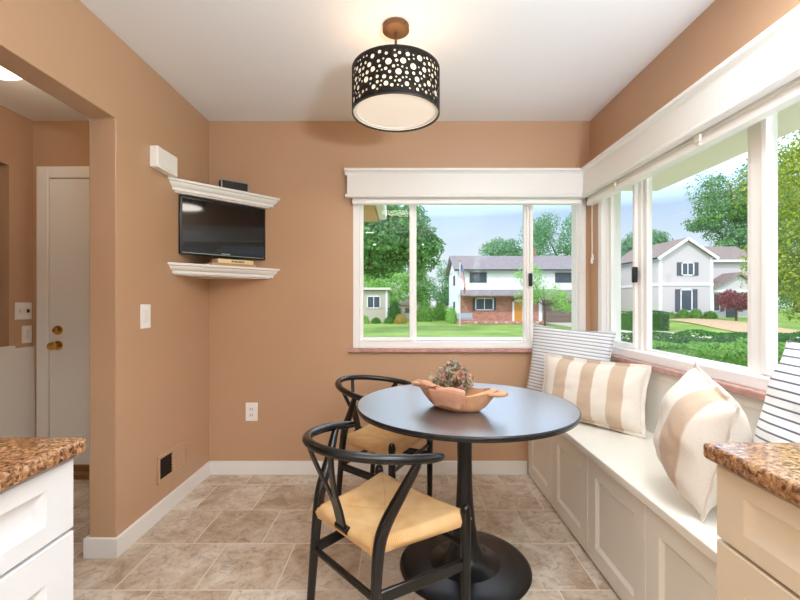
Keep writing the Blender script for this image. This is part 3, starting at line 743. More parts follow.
    for vi in ids:
        x_, y_, z_ = q.v[vi]; cx = (ur+uf)/2; d = Vector((x_-cx, y_, 0)).normalized()
        ring.append((x_+d.x*.009, y_+d.y*.009, .426))
    rb = len(q.v); q.add(ring, [], [q.uv[i] for i in ids])
    for k in range(m):
        k2 = (k+1) % m
        q.f += [(ids[k], ids[k2], rb+k2, rb+k), (rb+k, rb+k2, off+ids[k2], off+ids[k])]; q.mi += [0,0]
    q.build('seat', M['rush'], t, world=False, smooth=70)
    return t
chair = make_chair('black wishbone chair with woven cord seat standing nearer the cabinets, whole seat in view', (-.085,1.518,0), .736)
copy_thing(chair, (-.118,2.41,0), -.47, 'black wishbone chair with woven cord seat tucked behind the table by the back wall')

# ------------------------------------------------------------------ bowl, napkin, flowers
ZT = .735
bl = (.232,1.80,ZT); brz = -.62
def bowl_r(th):                                   # outline, pointed towards the two handles
    a, b = .188, .112; c, s = abs(cos(th)), abs(sin(th))
    r = 1/((c/a)**1.75+(s/b)**1.75)**(1/1.75); return r
def bowl_pt(th, f, inner):
    r = bowl_r(th); k = abs(cos(th))**6
    zr = .078+.016*k+.004*sin(3*th+1)
    base = .50
    x = r*cos(th)*lerp(base, 1, f**.8); y = r*sin(th)*lerp(base, 1, f**.8)
    z = zr*f**1.25
    if inner:
        sc = .9; x, y = x*sc*(1-.10*k), y*sc; z = max(z, .016) if f < 1 else zr+.001
    return (x, y, z)
bo = thing('wooden_bowl', 'rustic carved wooden dough bowl on the black table', 'bowl', bl, brz)
q = MB(); n, m = 72, 10; vs = []
for j in range(m): vs += [bowl_pt(2*pi*i/n, j/(m-1), False) for i in range(n)]
for j in range(m-1,-1,-1): vs += [bowl_pt(2*pi*i/n, j/(m-1), True) for i in range(n)]
fs = [(r_*n+i, r_*n+(i+1)%n, (r_+1)*n+(i+1)%n, (r_+1)*n+i) for r_ in range(2*m-1) for i in range(n)]
fs += [tuple(range(n))[::-1], tuple(range((2*m-1)*n, 2*m*n))]
q.add(vs, fs); q.build('bowl_body', M['bowl'], bo, world=False, smooth=50)
for s in (-1,1):
    q = MB()
    q.prism([(s*.155,-.045),(s*.198,-.04),(s*.224,-.018),(s*.224,.018),(s*.198,.04),(s*.155,.045)], 'z', .078, .094)
    q.build('handle', M['bowl'], bo, world=False, bevel=.006)
# napkin laid over the near rim
nk = thing('napkin', 'copper pink folded napkin draped over the near rim of the wooden bowl', 'napkin', bl, brz)
def nap(a, b, lift=0., wid=.075, ln=1., sk=0.):
    s = lerp(-wid, wid, a)+sk*b
    th = atan2(-1, s/.09) ; th = -pi/2+s/.118*.9
    path = [(.0,.052),(.35,.070),(.62,.084),(.84,.096),(.97,.101),(1.06,.094),(1.03,.072),(.93,.045),(.84,.022)]
    k = min(b*ln, .999)*(len(path)-1); i = int(k); f = k-i
    r0, z0_ = path[i]; r1, z1_ = path[i+1]
    rr, z = lerp(r0,r1,f)+.012, lerp(z0_,z1_,f)
    R_ = bowl_r(th); x = R_*cos(th)*rr; y = R_*sin(th)*rr
    z += .004*sin(9*a+4*b)+lift
    return (x*1.0+.0, y-.004, z)
def cloth(name, fn, th):
    q = MB(); q.grid(fn, 26, 30); o = q.build(name, M['napkin'], nk, world=False, smooth=180, recalc=False)
    s = o.modifiers.new('Solid', 'SOLIDIFY'); s.thickness = th; s.offset = 1
    return o
cloth('lower_fold', lambda a,b: nap(a*(1-.25*b)+.12*b, b, .0, .105, .99, .01), .003)
cloth('upper_fold', lambda a,b: nap(a*(1-.45*b)+.32*b, b, .007, .095, .93, .03), .003)
cloth('inner_fold', lambda a,b: nap(a*.7-.42, b, .014, .095, .62, .0), .003)
# dried flowers
fl = thing('dried_flowers', 'bunch of dried pink and green flowers standing in the wooden bowl', 'flowers', (bl[0]-.015, bl[1]+.035, ZT+.03))
st, lf, pk, yl = MB(), MB(), MB(), MB()
rnd = random.Random(5)
for k in range(80):
    a = rnd.uniform(0,2*pi); sp = rnd.uniform(.0,1)**.7
    tip = Vector((.096*sp*cos(a), .075*sp*sin(a), .150-.085*sp**2+rnd.uniform(-.018,.02)))
    pts = [Vector((.012*cos(a),.012*sin(a),0)), tip*.5+Vector((0,0,.012)), tip]
    st.tube(pts, .0012, 5)
    kind = rnd.random(); tgt = lf if kind < .62 else (pk if kind < .96 else yl)
    random.seed(k)
    for i in range(16 if tgt is lf else 15):
        f = rnd.uniform(.55,1.05) if tgt is lf else rnd.uniform(.88,1.08)
        p = tip*f+Vector((rnd.gauss(0,.006),rnd.gauss(0,.006),rnd.gauss(0,.007)))
        if p.z < .045: p.z = .045+rnd.random()*.01
        tgt.leaf(p, rnd.uniform(.018,.034) if tgt is lf else rnd.uniform(.010,.017), None, .55)
st.build('stem', M['stem'], fl, world=False); lf.build('leaves', M['dleaf'], fl, world=False); pk.build('pink_blossoms', M['dpink'], fl, world=False); yl.build('yellow_blossoms', M['dyel'], fl, world=False)

# ------------------------------------------------------------------ pillows
def pillow(label, w, h, th, mat, loc, yaw, lean, roll=0, flange=0, welt=False, seed=1, fold=0):
    t = thing('cushion', label, 'cushion', loc)
    t.rotation_euler = (lean, roll, yaw)
    def pt(a, b, side):
        x_, z_ = 2*a-1, 2*b-1
        pin = .075
        x = w/2*x_*(1-pin*(1-z_*z_)*x_*x_); z = h/2*z_*(1-pin*(1-x_*x_)*z_*z_)
        T_ = ((1-abs(x_)**2.6)*(1-abs(z_)**2.6))
        y = th/2*max(0,T_)**.55
        nv = mnoise.noise(Vector((x*9+seed*7, z*9, side*3)))*.016+mnoise.noise(Vector((x*24+seed*3, z*24, side*5)))*.004
        y += nv*max(0,T_)**.4
        # creases running in from the corners
        cr_ = abs(x_*z_); y -= .010*cr_**2*sin(14*(x_-z_*.7)+seed)*max(0,T_)**.3
        return Vector((x, side*y, z+h/2))
    q = MB(); n = 37
    q.grid(lambda a,b: pt(a,b,-1), n, n); q.grid(lambda a,b: pt(a,b,1), n, n)
    bm_o = q.build('cover', mat, t, world=False, smooth=180)
    bm = bmesh.new(); bm.from_mesh(bm_o.data); bmesh.ops.remove_doubles(bm, verts=bm.verts, dist=1e-5); bmesh.ops.recalc_face_normals(bm, faces=bm.faces); bm.to_mesh(bm_o.data); bm.free()
    per = [(i/40,0) for i in range(41)]+[(1,i/40) for i in range(1,41)]+[(1-i/40,1) for i in range(1,41)]+[(0,1-i/40) for i in range(1,40)]
    edge = [pt(a,b,0) for a, b in per]
    c = Vector((0,0,h/2))
    if flange:
        q = MB(); m = len(edge); vs = []
        for p, (a,b) in zip(edge, per):
            d = Vector(((a-.5)*2, 0, (b-.5)*2)); d = Vector((d.x if abs(d.x) > .93 else d.x*.2, 0, d.z if abs(d.z) > .93 else d.z*.2)).normalized()
            wv = .004*sin(p.x*60)+.003*sin(p.z*75)
            vs += [p-d*.006+Vector((0,-.004,0)), p+d*flange+Vector((0,wv-.0015,0)), p+d*flange+Vector((0,wv+.0015,0)), p-d*.006+Vector((0,.004,0))]
        fs = [(4*k+i, 4*((k+1)%m)+i, 4*((k+1)%m)+(i+1)%4, 4*k+(i+1)%4) for k in range(m) for i in range(4)]
        q.add(vs, fs); q.build('flange', mat, t, world=False, smooth=60)
    elif welt:
        q = MB(); q.tube(edge+[edge[0]], .0045, 8, cap=False); q.build('piping', mat, t, world=False, smooth=60)
    # settle on the seat, clear of the back panel, the sill and the walls
    mw = Matrix.Translation(loc) @ t.rotation_euler.to_matrix().to_4x4()
    vs = [mw @ v.co for ch in C.objects if ch.parent == t for v in ch.data.vertices]
    dz = SZ+.001-min(v.z for v in vs)
    dx = min(0, min((XR-.022 if v.z+dz < .79 else XR-.049)-v.x for v in vs)); dy = min(0, min((YB-.035)-v.y for v in vs))
    t.location = (loc[0]+dx, loc[1]+dy, loc[2]+dz)
    print('CUSHION', label[:20], round(dx,3), round(dy,3), round(dz,3), 'min x', round(min(v.x for v in vs)+dx,3), 'y', round(min(v.y for v in vs),3), round(max(v.y for v in vs),3))
    return t
pillow('fine blue-striped white cushion standing in the window corner of the bench', .52, .50, .15, M['ticking'], (1.10,2.60,SZ+.005), R(-46), R(-9), R(3), welt=True, seed=2)
pillow('oblong cushion with three wide beige stripes leaning on the fine-striped one', .57, .335, .16, M['lumbar'], (1.12,2.285,SZ+.012), R(-49), R(-11), R(1), flange=.016, seed=4)
pillow('square cream cushion with a wide beige stripe on the bench by the cabinet end', .34, .375, .22, M['square'], (.965,1.44,SZ+.012), R(-107), R(-9), R(13), flange=.012, seed=6)
pillow('bold navy-striped white cushion behind the granite counter against the right wall', .43, .55, .22, M['ticking2'], (1.06,1.085,SZ+.02), R(-90), R(-13), R(2), welt=True, seed=9)

# ------------------------------------------------------------------ outside
def sst(a, b, x): t = max(0,min(1,(x-a)/(b-a))); return t*t*(3-2*t)
def G(x, y): return -.85+.6*sst(17,24,x)*sst(25,34,y)-.0*y
q = MB()
q.grid(lambda a,b: (lerp(-60,110,a), lerp(-30,150,b**1.3), G(lerp(-60,110,a), lerp(-30,150,b**1.3))), 90, 90)
struct('lawn', q, M['lawn'], smooth=180)
def sheet(name, pts, mat, n=24, dz=.015):
    """quad strip on the lawn: pts = 4 corners (x,y)"""
    p = [Vector(a) for a in pts]
    def f(a, b):
        e = p[0].lerp(p[1], a); g = p[3].lerp(p[2], a); w = e.lerp(g, b); return (w.x, w.y, G(w.x,w.y)+dz)
    q = MB(); q.grid(f, n, n); o = struct(name, q, mat, smooth=180)
    s = o.modifiers.new('Solid', 'SOLIDIFY'); s.thickness = .1; s.offset = -1 if False else 1
    return o
def slab(name, pts, mat, n=24, top=.02):
    p = [Vector(a) for a in pts]
    def f(dz):
        def g_(a, b):
            e = p[0].lerp(p[1], a); g = p[3].lerp(p[2], a); w = e.lerp(g, b); return (w.x, w.y, G(w.x,w.y)+dz)
        return g_
    q = MB(); q.grid(f(top), n, n); q.grid(f(-.2), n, n)
    return struct(name, q, mat, smooth=60, recalc=False)
slab('road', [(-45,20.8),(70,20.8),(70,24.2),(-45,24.2)], M['concrete'], 60)
slab('driveway', [(13.2,24.2),(17.6,24.2),(18.2,40.9),(13.7,40.9)], M['concrete'], 20, .03)
slab('garden_path', [(21.5,25.5),(26.5,25.0),(24.6,36.0),(22.2,37.0)], M['gravel'], 20, .05)

slab('bounce_slab', [(1.46,-8),(4.0,-8),(4.0,6.2),(1.46,6.2)], M['concrete'], 20, .03)  # unseen paving added to bounce neutral light onto soffit and ceiling
slab('bounce_slab_2', [(-3.6,3.06),(1.46,3.06),(1.46,6.2),(-3.6,6.2)], M['concrete'], 20, .03)  # second added slab, unseen, for the same bounce
# own roof edge
b = MB().box(XR+T, 2.16, YK, 3.56, 2.13, 2.30).box(-.55, XR+T, YB+T, 3.56, 2.13, 2.30).box(-4, 2.16, YK-.5, YB+T, ZC+.2, ZC+.32)
struct('roof_eave', b, M['soffit'])
struct('roof_wing', MB().box(-4, -.26, YB+T, 4.5, 2.05, 2.32), M['tansoffit'])
struct('roof_gutter', MB().box(-.26, -.17, 3.6, 4.52, 2.07, 2.33), M['gutter'], bevel=.02)

def win_part(parent, x0, x1, z0, z1, y, shut=0, mull=1, axis='y', sgn=-1, frame=M['otrim']):
    """window frame with its pane on a facade facing -axis"""
    def bx(mb, u0, u1, d0, d1, w0, w1):
        if axis == 'y': mb.box(u0,u1,y+sgn*d0,y+sgn*d1,w0,w1)
        else: mb.box(y+sgn*d0,y+sgn*d1,u0,u1,w0,w1)
    f = MB(); e = .09
    bx(f,x0,x1,0,.08,z0,z0+e); bx(f,x0,x1,0,.08,z1-e,z1); bx(f,x0,x0+e,0,.08,z0,z1); bx(f,x1-e,x1,0,.08,z0,z1)
    for k in range(mull):
        c_ = x0+(x1-x0)*(k+1)/(mull+1); bx(f,c_-.035,c_+.035,0,.07,z0,z1)
    fo = f.build('window', frame, parent)
    g = MB(); bx(g,x0+e,x1-e,.01,.04,z0+e,z1-e); g.build('pane', M['pane'], fo)
    if shut:
        for a,b_ in ((x0-shut-.02,x0-.02),(x1+.02,x1+shut+.02)):
            s = MB(); bx(s,a,b_,0,.06,z0,z1)
            s.build('shutter', M['shutter'], parent)

# --- house across the street: white upper storey over brick
gz = -.85; Y0 = 41.; D0 = 7.8; X0, X1 = 5.4, 19.2
h = thing('house', 'white two-storey house with brick ground floor and a flag in front, across the lawn', 'house', (X0, Y0, gz))
MB().box(X0, X1, Y0, Y0+D0, 1.9, 4.35).box(X0, X0+.3, Y0+.25, Y0+D0, gz-.3, 1.9).build('upper_wall', M['siding_white'], h)
MB().box(X0+.3, 13.4, Y0+.3, Y0+D0, gz-.3, 1.9).build('brick_wall', M['brick'], h)
MB().box(17.9, X1, Y0+.3, Y0+D0, gz-.3, 1.9).build('brick_wall', M['brick'], h)
MB().box(13.4, 17.9, Y0+.3, Y0+D0, gz-.3, 1.9).build('garage_wall', M['siding_white'], h)
b = MB(); yr = Y0+D0/2
b.prism([(Y0-.45,4.22),(yr,5.95),(Y0+D0+.45,4.22),(Y0+D0+.45,4.38),(yr,6.13),(Y0-.45,4.38)], 'x', X0-.4, X1+.4); rf = b.build('roof', M['shingle'], h)
MB().prism([(Y0,4.3),(yr,5.9),(Y0+D0,4.3)], 'x', X0, X0+.2).build('gable', M['siding_white'], h)
MB().box(X0-.42, X1+.42, Y0-.55, Y0-.45, 4.2, 4.36).build('gutter', M['shutter'], rf)
b = MB(); b.prism([(Y0+.05,2.42),(Y0-1.0,1.88),(Y0-1.0,1.76),(Y0+.05,1.9)], 'x', X0+.25, X1); b.build('porch_roof', M['shingle'], h)
MB().box(13.6, 14.1, yr-.3, yr+.3, 5.6, 6.9).build('chimney', M['brick'], h)
win_part(h, 6.55, 8.2, 3.1, 4.08, Y0, 0, 2, frame=M['shutter']); win_part(h, 14.9, 16.6, 3.1, 4.05, Y0, 0, 2, frame=M['shutter'])
win_part(h, 7.15, 8.95, .38, 1.6, Y0+.3, .22, 1)
win_part(h, Y0+2.2, Y0+3.0, 2.9, 3.9, X0, 0, 0, 'x', frame=M['shutter']); win_part(h, Y0+2.2, Y0+3.0, .1, 1.2, X0, 0, 0, 'x', frame=M['shutter'])
d = MB().box(10.95,11.75,Y0+.2,Y0+.3,gz+.15,1.25).build('front_door', M['odoor'], h); MB().box(10.8,10.95,Y0+.16,Y0+.3,gz+.1,1.4).box(11.75,11.9,Y0+.16,Y0+.3,gz+.1,1.4).box(10.8,11.9,Y0+.16,Y0+.3,1.25,1.4).build('door_frame', M['otrim'], d)
b = MB()
for k in range(4): b.box(13.75,17.55,Y0+.2,Y0+.3,gz+.05+.55*k,gz+.57+.55*k)
b.build('garage_door', M['garage'], h)
struct('porch_slab', MB().box(X0+.2, 13.2, Y0-1.1, Y0+.3, gz-.2, gz+.12), M['concrete'])
# porch bench and pink flower bed
t = thing('garden_bench', 'pale garden bench on the porch of the brick and white house', 'bench', (5.9, Y0-1.5, gz))
MB().box(5.2,6.6,Y0-1.8,Y0-1.3,gz+.42,gz+.5).build('seat', M['benchwood'], t); MB().box(5.2,6.6,Y0-1.32,Y0-1.24,gz+.55,gz+1.0).build('backrest', M['benchwood'], t)
for x in (5.25,6.5):
    for y in (Y0-1.78,Y0-1.32): MB().box(x,x+.06,y,y+.06,gz-.05,gz+.42).build('leg', M['benchwood'], t)
# flag pole and flag
FX, FY = 4.92, 36.
t = thing('flag_pole', 'tall pale flag pole on the lawn before the brick house', 'flag pole', (FX,FY,gz))
MB().tube([(FX,FY,gz-.2),(FX,FY,4.65)], .045, 10).build('shaft', M['pole'], t, smooth=60); MB().lathe([(0,4.63),(.07,4.68),(.09,4.74),(.06,4.81),(0,4.83)], (FX,FY,0), 12).build('finial', M['brass'], t, smooth=60)
def flg(a, b):
    # hoist edge on the pole (a=0), the free end hangs down below it
    z = 4.5-1.15*(1-b)-1.55*a**.8-.0; x = FX+.06+.62*a**.55*(1-.45*a)+.10*sin(7*a+5*b)*a; y = FY+.16*sin(9*a+3*b)*a**.5
    return (x, y, z)
q = MB(); q.grid(flg, 30, 24); o = q.build('flag', M['flag'], smooth=180, recalc=False); s = o.modifiers.new('Solid','SOLIDIFY'); s.thickness = .01
tag(o, 'red and white striped flag with blue starred corner hanging limp on the pole', 'flag')

# --- small tan house at the left
gz = -.85; t = thing('house', 'small tan single-storey house at the left edge of the lawn', 'house', (-3.0, 42, gz))
MB().box(-8, -1.55, 42, 48, gz-.3, 2.35).build('wall', M['siding_tan'], t)
MB().box(-8.4, -1.2, 41.6, 48.4, 2.4, 2.62).build('roof', M['gutter'], t); MB().box(-1.68,-1.5,41.95,42.1,gz-.2,2.35).build('corner_board', M['otrim'], t)
win_part(t, -3.55, -2.2, .55, 1.8, 42, 0, 1)
t = thing('shed', 'little brown shed half hidden among bushes beyond the lawn', 'shed', (.4, 50, gz))
MB().box(-.3, 2.0, 50, 52.5, gz-.3, .85).build('wall', M['siding_tan'], t); MB().prism([(-.55,.85),(2.25,.85),(.85,1.65)], 'y', 49.7, 52.8).build('roof', M['shingle2'], t); win_part(t, .3, 1.3, -.1, .5, 50, 0, 1, frame=M['shutter'])

# --- lavender house on the right
gz = -.25; HX0, HX1, HY0, HY1 = 22.5, 27.05, 36.7, 45.
h = thing('house', 'lavender-grey two-storey house with gabled front beyond the right window', 'house', (24.8, HY0, gz))
ZE = 5.1; rx = (HX0+HX1)/2
b = MB().box(HX0,HX1,HY0,HY1,gz-.6,ZE); b.box(HX1,33,39.2,HY1,gz-.6,ZE-.1); b.prism([(HX0,ZE),(HX1,ZE),(rx,ZE+1.5)],'y',HY0,HY0+.2); b.build('wall', M['siding_grey'], h)
b = MB(); e=.35
b.prism([(HX0-e,ZE-.2),(rx,ZE+1.52),(HX1+e,ZE-.2),(HX1+e,ZE-.02),(rx,ZE+1.72),(HX0-e,ZE-.02)],'y',HY0-.3,HY1+.3)
b.prism([(38.8,ZE-.15),(42.1,ZE+1.45),(45.4,ZE-.15),(45.4,ZE+.02),(42.1,ZE+1.65),(38.8,ZE+.02)],'x',rx,33.4)
b.prism([(HX0+.5,0),(HX0+.5,.01)],'z',0,0) if False else None
b.build('roof', M['shingle2'], h)
b = MB()
b.obox((HX0-e,HY0-.33,ZE-.16),(rx,HY0-.33,ZE+1.6),.08,.22).obox((HX1+e,HY0-.33,ZE-.16),(rx,HY0-.33,ZE+1.6),.08,.22)
b.box(HX0-.06,HX0+.16,HY0-.06,HY0+.1,gz-.4,ZE).box(HX1-.16,HX1+.06,HY0-.06,HY0+.1,gz-.4,ZE).box(HX0-.08,HX1+.08,HY0-.08,HY0,2.62,2.84).box(HX0-.08,HX0,HY0,HY1,2.62,2.84)
b.box(HX0-e,HX0-e+.1,HY0-.3,HY1,ZE-.22,ZE-.02).box(HX1,33.3,38.75,38.85,ZE-.2,ZE+.0).box(32.8,33.05,39.1,39.3,gz,ZE-.1).build('trim_boards', M['otrim'], h)
win_part(h, 24.35, 25.45, 3.5, 4.65, HY0, .36, 1); win_part(h, 24.25, 25.3, .35, 2.3, HY0, .42, 0)
for yy in (39.3, 43.2): win_part(h, yy, yy+.95, 3.35, 4.45, HX0, 0, 0, 'x')
win_part(h, 38.6, 39.7, .9, 2.3, HX0, 0, 0, 'x')
# little gabled porch of that house
b = MB().prism([(27.5,2.25),(32.2,2.25),(29.9,3.6)],'y',37.4,39.3); b.build('porch_gable', M['siding_grey'], h)
b = MB().prism([(27.2,2.05),(29.9,3.65),(32.6,2.05),(32.6,2.25),(29.9,3.85),(27.2,2.25)],'y',37.1,39.4); b.build('porch_roof', M['shingle2'], h)
for x in (27.7,32.0): MB().box(x-.1,x+.1,37.5,37.7,gz-.2,2.25).build('porch_post', M['otrim'], h)
MB().box(27.3,32.5,37.36,37.46,2.05,2.28).build('porch_beam', M['otrim'], h)
win_part(h, 28.4, 29.6, .3, 2.0, 39.2, .35, 1)
MB().box(30.2,31.2,39.1,39.2,gz,1.9).build('front_door', M['shutter'], h)

# --- trees and shrubs
LV = dict(
    oak=leafmat('oak_leaf', [(74,128,66),(104,160,82),(136,186,104),(86,142,92)]),
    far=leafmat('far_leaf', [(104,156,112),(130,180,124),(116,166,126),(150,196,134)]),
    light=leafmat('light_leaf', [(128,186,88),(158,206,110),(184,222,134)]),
    yellow=leafmat('yellow_leaf', [(120,150,42),(164,180,52),(196,200,80),(98,136,48)]),
    hedge=leafmat('hedge_leaf', [(78,132,58),(112,166,74),(150,196,104),(92,146,66)]),
    dark=leafmat('dark_hedge_leaf', [(52,98,50),(72,122,60),(88,140,72)]),
    bush=leafmat('bush_leaf', [(76,136,56),(104,160,70),(128,178,86)]),
    maple=leafmat('red_leaf', [(128,60,66),(156,84,88),(176,110,108)]),
    pine=leafmat('pine_leaf', [(88,138,82),(116,164,96),(144,186,114)]),
    flower=leafmat('pink_flower', [(222,140,140),(240,180,176),(150,160,90)]),
    orange=leafmat('orange_shrub', [(214,170,96),(176,176,90),(220,150,110)]),
)
GR = 'trees outside the windows'
def lobe_leaves(mb, c, r, n, size, rnd, shell=.55):
    for _ in range(n):
        d = Vector((rnd.gauss(0,1), rnd.gauss(0,1), rnd.gauss(0,1))).normalized()
        f = lerp(shell, 1.04, rnd.random()**.6)
        p = Vector(c)+Vector((d.x*r[0], d.y*r[1], d.z*r[2]))*f
        nn = (d+Vector((rnd.gauss(0,.5),rnd.gauss(0,.5),rnd.gauss(0,.5)+.25))).normalized()
        mb.leaf(p, size*rnd.uniform(.6,1.3), nn, .7)
def tree(label, x, y, lobes, mat, leaf, n, trunk_r, seed, fork_z=None, name='tree', cat='tree', group=None):
    """lobes: (dx, dy, z, rx, ry, rz) with z absolute"""
    rnd = random.Random(seed); random.seed(seed); z0_ = G(x,y)
    t = thing(name, label, cat, (x,y,z0_), 0, group)
    tr = MB(); top = max(l[2] for l in lobes); fz = fork_z if fork_z is not None else lerp(z0_, top, .4)
    tr.tube([(x,y,z0_-.3),(x+.03,y,lerp(z0_,fz,.5)),(x,y,fz)], [trunk_r*1.25,trunk_r,trunk_r*.9], 10)
    for l in lobes:
        tr.tube([(x,y,fz-.1),(x+l[0]*.5,y+l[1]*.5,lerp(fz,l[2],.6)),(x+l[0],y+l[1],l[2]+l[5]*.3)], [trunk_r*.6,trunk_r*.4,trunk_r*.12], 7)
    tr.build('trunk', M['bark'], t, smooth=60)
    leaf *= .62; n = int(n*2.3)
    cr_ = MB(); vol = [l[3]*l[4]+l[3]*l[5]+l[4]*l[5] for l in lobes]; sv = sum(vol)
    for l, v in zip(lobes, vol):
        k = int(n*v/sv)
        # sub-clumps make the crown lumpy
        for _ in range(22):
            d = Vector((rnd.gauss(0,1), rnd.gauss(0,1), rnd.gauss(0,1))).normalized()
            c_ = (x+l[0]+d.x*l[3]*.68, y+l[1]+d.y*l[4]*.68, l[2]+d.z*l[5]*.68); s = rnd.uniform(.3,.5)
            lobe_leaves(cr_, c_, (l[3]*s,l[4]*s,l[5]*s), k//22, leaf, rnd)
    cr_.build('crown', mat, t, recalc=False)
    return t
def shrub(label, x, y, rx, ry, h, mat, leaf, n, seed, name='shrub', cat='shrub', group=None, box=False):
    rnd = random.Random(seed); random.seed(seed); z0_ = G(x,y)
    mb = MB(); leaf *= .75; n = int(n*1.7)
    for _ in range(n):
        if box:
            u, v, w = rnd.uniform(-1,1), rnd.uniform(-1,1), rnd.uniform(0,1); k = rnd.random()
            if k < .45: v = -1
            elif k < .8: w = 1
            elif k < .9: u = rnd.choice((-1,1))
            else: v = 1
            bump = 1+.10*mnoise.noise(Vector((x+u*rx*1.4, y+v*ry, w*h*1.6)))
            p = (x+u*rx, y+v*ry*bump, z0_+w*h*bump)
            d = Vector((0,-.6,.7))
        else:
            d = Vector((rnd.gauss(0,1), rnd.gauss(0,1), abs(rnd.gauss(0,1)))).normalized(); f = rnd.uniform(.8,1.04)*(1+.13*mnoise.noise(Vector((d.x*2+seed,d.y*2,d.z*2))))
            p = (x+d.x*rx*f, y+d.y*ry*f, z0_+max(-.02,(d.z*.9+.08))*h*f)
        nn = (d+Vector((rnd.gauss(0,.6),rnd.gauss(0,.6),rnd.gauss(0,.6)))).normalized()
        mb.leaf(p, leaf*rnd.uniform(.6,1.3), nn, .7)
    t = thing(name, label, cat, (x,y,z0_), 0, group)
    core = MB()
    if box: core.box(x-rx*.97,x+rx*.97,y-ry*.9,y+ry*.9,z0_-.1,z0_+h*.9)
    else: core.lathe([(0,-.1),(.82,-.1),(.88,.25),(.72,.6),(.42,.82),(0,.9)], (0,0,0), 18); core.v = [(x+a*rx*.86, y+b_*ry*.86, z0_+c*h*.9) for a,b_,c in core.v]
    core.build('branches', mat, t, smooth=60 if not box else None)
    mb.build('foliage', mat, t, recalc=False)
    return t

tree('large oak with spreading crown at the left of the back window', -3.2, 27, [(.6,0,5.6,3,3,2.6),(3.1,0,5.5,2.3,2.2,2.2),(4.4,0,4.6,1.4,1.6,1.5),(1.8,1,4.0,1.8,1.8,1.2)], LV['oak'], .36, 12000, .32, 11, 3.2, group=None)
tree('rounded green tree between the tan house and the shed, beyond the oak', -1.5, 55, [(0,0,3.4,2.9,2.4,3.2)], LV['light'], .42, 2600, .2, 12)
tree('green tree rising behind the little shed', 2.2, 63, [(0,0,3.2,2.6,2.4,3.8)], LV['bush'], .42, 2600, .2, 13)
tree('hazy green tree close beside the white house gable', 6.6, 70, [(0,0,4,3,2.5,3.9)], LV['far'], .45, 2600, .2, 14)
tree('green tree behind the tan house roof', -6.6, 63, [(0,0,4.8,3.3,2.5,3.6)], LV['light'], .42, 2200, .2, 15)
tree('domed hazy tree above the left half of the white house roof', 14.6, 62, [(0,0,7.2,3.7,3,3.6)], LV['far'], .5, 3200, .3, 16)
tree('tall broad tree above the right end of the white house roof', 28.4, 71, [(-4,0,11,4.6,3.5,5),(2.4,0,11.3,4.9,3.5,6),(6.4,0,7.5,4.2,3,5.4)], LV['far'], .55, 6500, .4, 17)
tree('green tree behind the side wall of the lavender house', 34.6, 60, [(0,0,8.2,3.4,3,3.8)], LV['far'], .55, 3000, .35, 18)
tree('towering tree behind the right wing of the lavender house', 42.0, 52, [(-1.5,0,14.5,4.2,3.5,4.6),(3,0,13,4.5,3.5,5.6),(-4.2,0,11.,2.6,2.5,1.2),(0,0,8.5,5,3.5,2.6)], LV['pine'], .5, 9000, .5, 19)
tree('yellow-green tree close by in the rightmost pane', 15.0, 14, [(-.4,0,5.2,3.0,2.4,2.4),(-1.1,0,2.9,2.1,2,1.9),(1.4,0,3.2,2.4,2.4,2.4),(-.3,0,1.2,1.6,1.6,.9)], LV['yellow'], .17, 19000, .2, 20)
tree('dark green tree behind the yellow-green one', 53.5, 57, [(-1,0,5,3.5,3,5.5),(3,0,8,3.5,3,5.5)], LV['oak'], .45, 4200, .35, 21)
tree('slender young tree with airy pale crown before the brick house', 11.5, 34, [(-1.3,0,3.3,1.3,1.1,1.0),(-.1,0,2.3,1.5,1.2,1.1),(1.6,0,1.3,1.5,1.2,1.0),(-1.4,0,1.6,1.1,1,.7)], LV['light'], .2, 2200, .07, 22, 1.0)
tree('red-leaved maple in front of the lavender house porch', 26.2, 33, [(-.6,0,1.35,1.0,.9,.8),(.7,0,1.2,1.0,.9,.8)], LV['maple'], .2, 2600, .08, 23, .5)

shrub('tall rounded bush by the corner of the tan house', -.75, 41.5, .75, .7, 2.3, LV['dark'], .16, 900, 31)
shrub('clipped round hedge bush to the right of the shed', 2.35, 44, 1.1, .8, 2.1, LV['hedge'], .18, 1000, 32)
shrub('clipped round bush left of the white gable wall', 4.1, 46.5, .95, .7, 2.0, LV['bush'], .18, 1000, 33)
shrub('bright upright bush at the front corner of the brick house', 4.7, 40.2, .62, .6, 1.55, LV['light'], .15, 700, 34)
shrub('orange-tinted shrub beside the tan house corner', -.15, 39.3, .62, .5, .95, LV['orange'], .14, 500, 35)
for k, (x, lab) in enumerate(((-3.6,'low yellow-green shrub under the window of the tan house'),(-2.5,'low grey-green shrub next to the tan house corner board'),(-1.3,'low shrub between the tan house corner and the orange shrub'))):
    shrub(lab, x, 39.8, .5, .45, .6 if k else .8, LV['light'] if k == 0 else LV['bush'], .13, 420, 36+k, group='shrubs at the tan house')
for k in range(9):
    shrub('small pink flowering plant in the bed along the brick house', 5.3+.95*k, 38.6, .42, .3, .34, LV['flower'], .10, 160, 40+k, 'flowering_plant', 'plant', 'pink plants in the bed along the brick house')
shrub('dark square-cut hedge at the left of the right window', 17.2, 30, 1.35, .8, 1.35, LV['dark'], .14, 2600, 51, 'hedge', 'hedge', None, True)
for k, (x, h_, lab) in enumerate(((22.9,.62,'low rounded shrub at the near corner of the lavender house'),(24.0,.85,'fuller green shrub under the shuttered lower window'),(25.1,.9,'green shrub right of the shuttered lower window'),(26.3,.7,'green shrub beside the red maple'))):
    shrub(lab, x, 35.9, .53, .5, h_, LV['bush'] if k % 2 else LV['hedge'], .13, 600, 55+k, group='foundation shrubs of the lavender house')
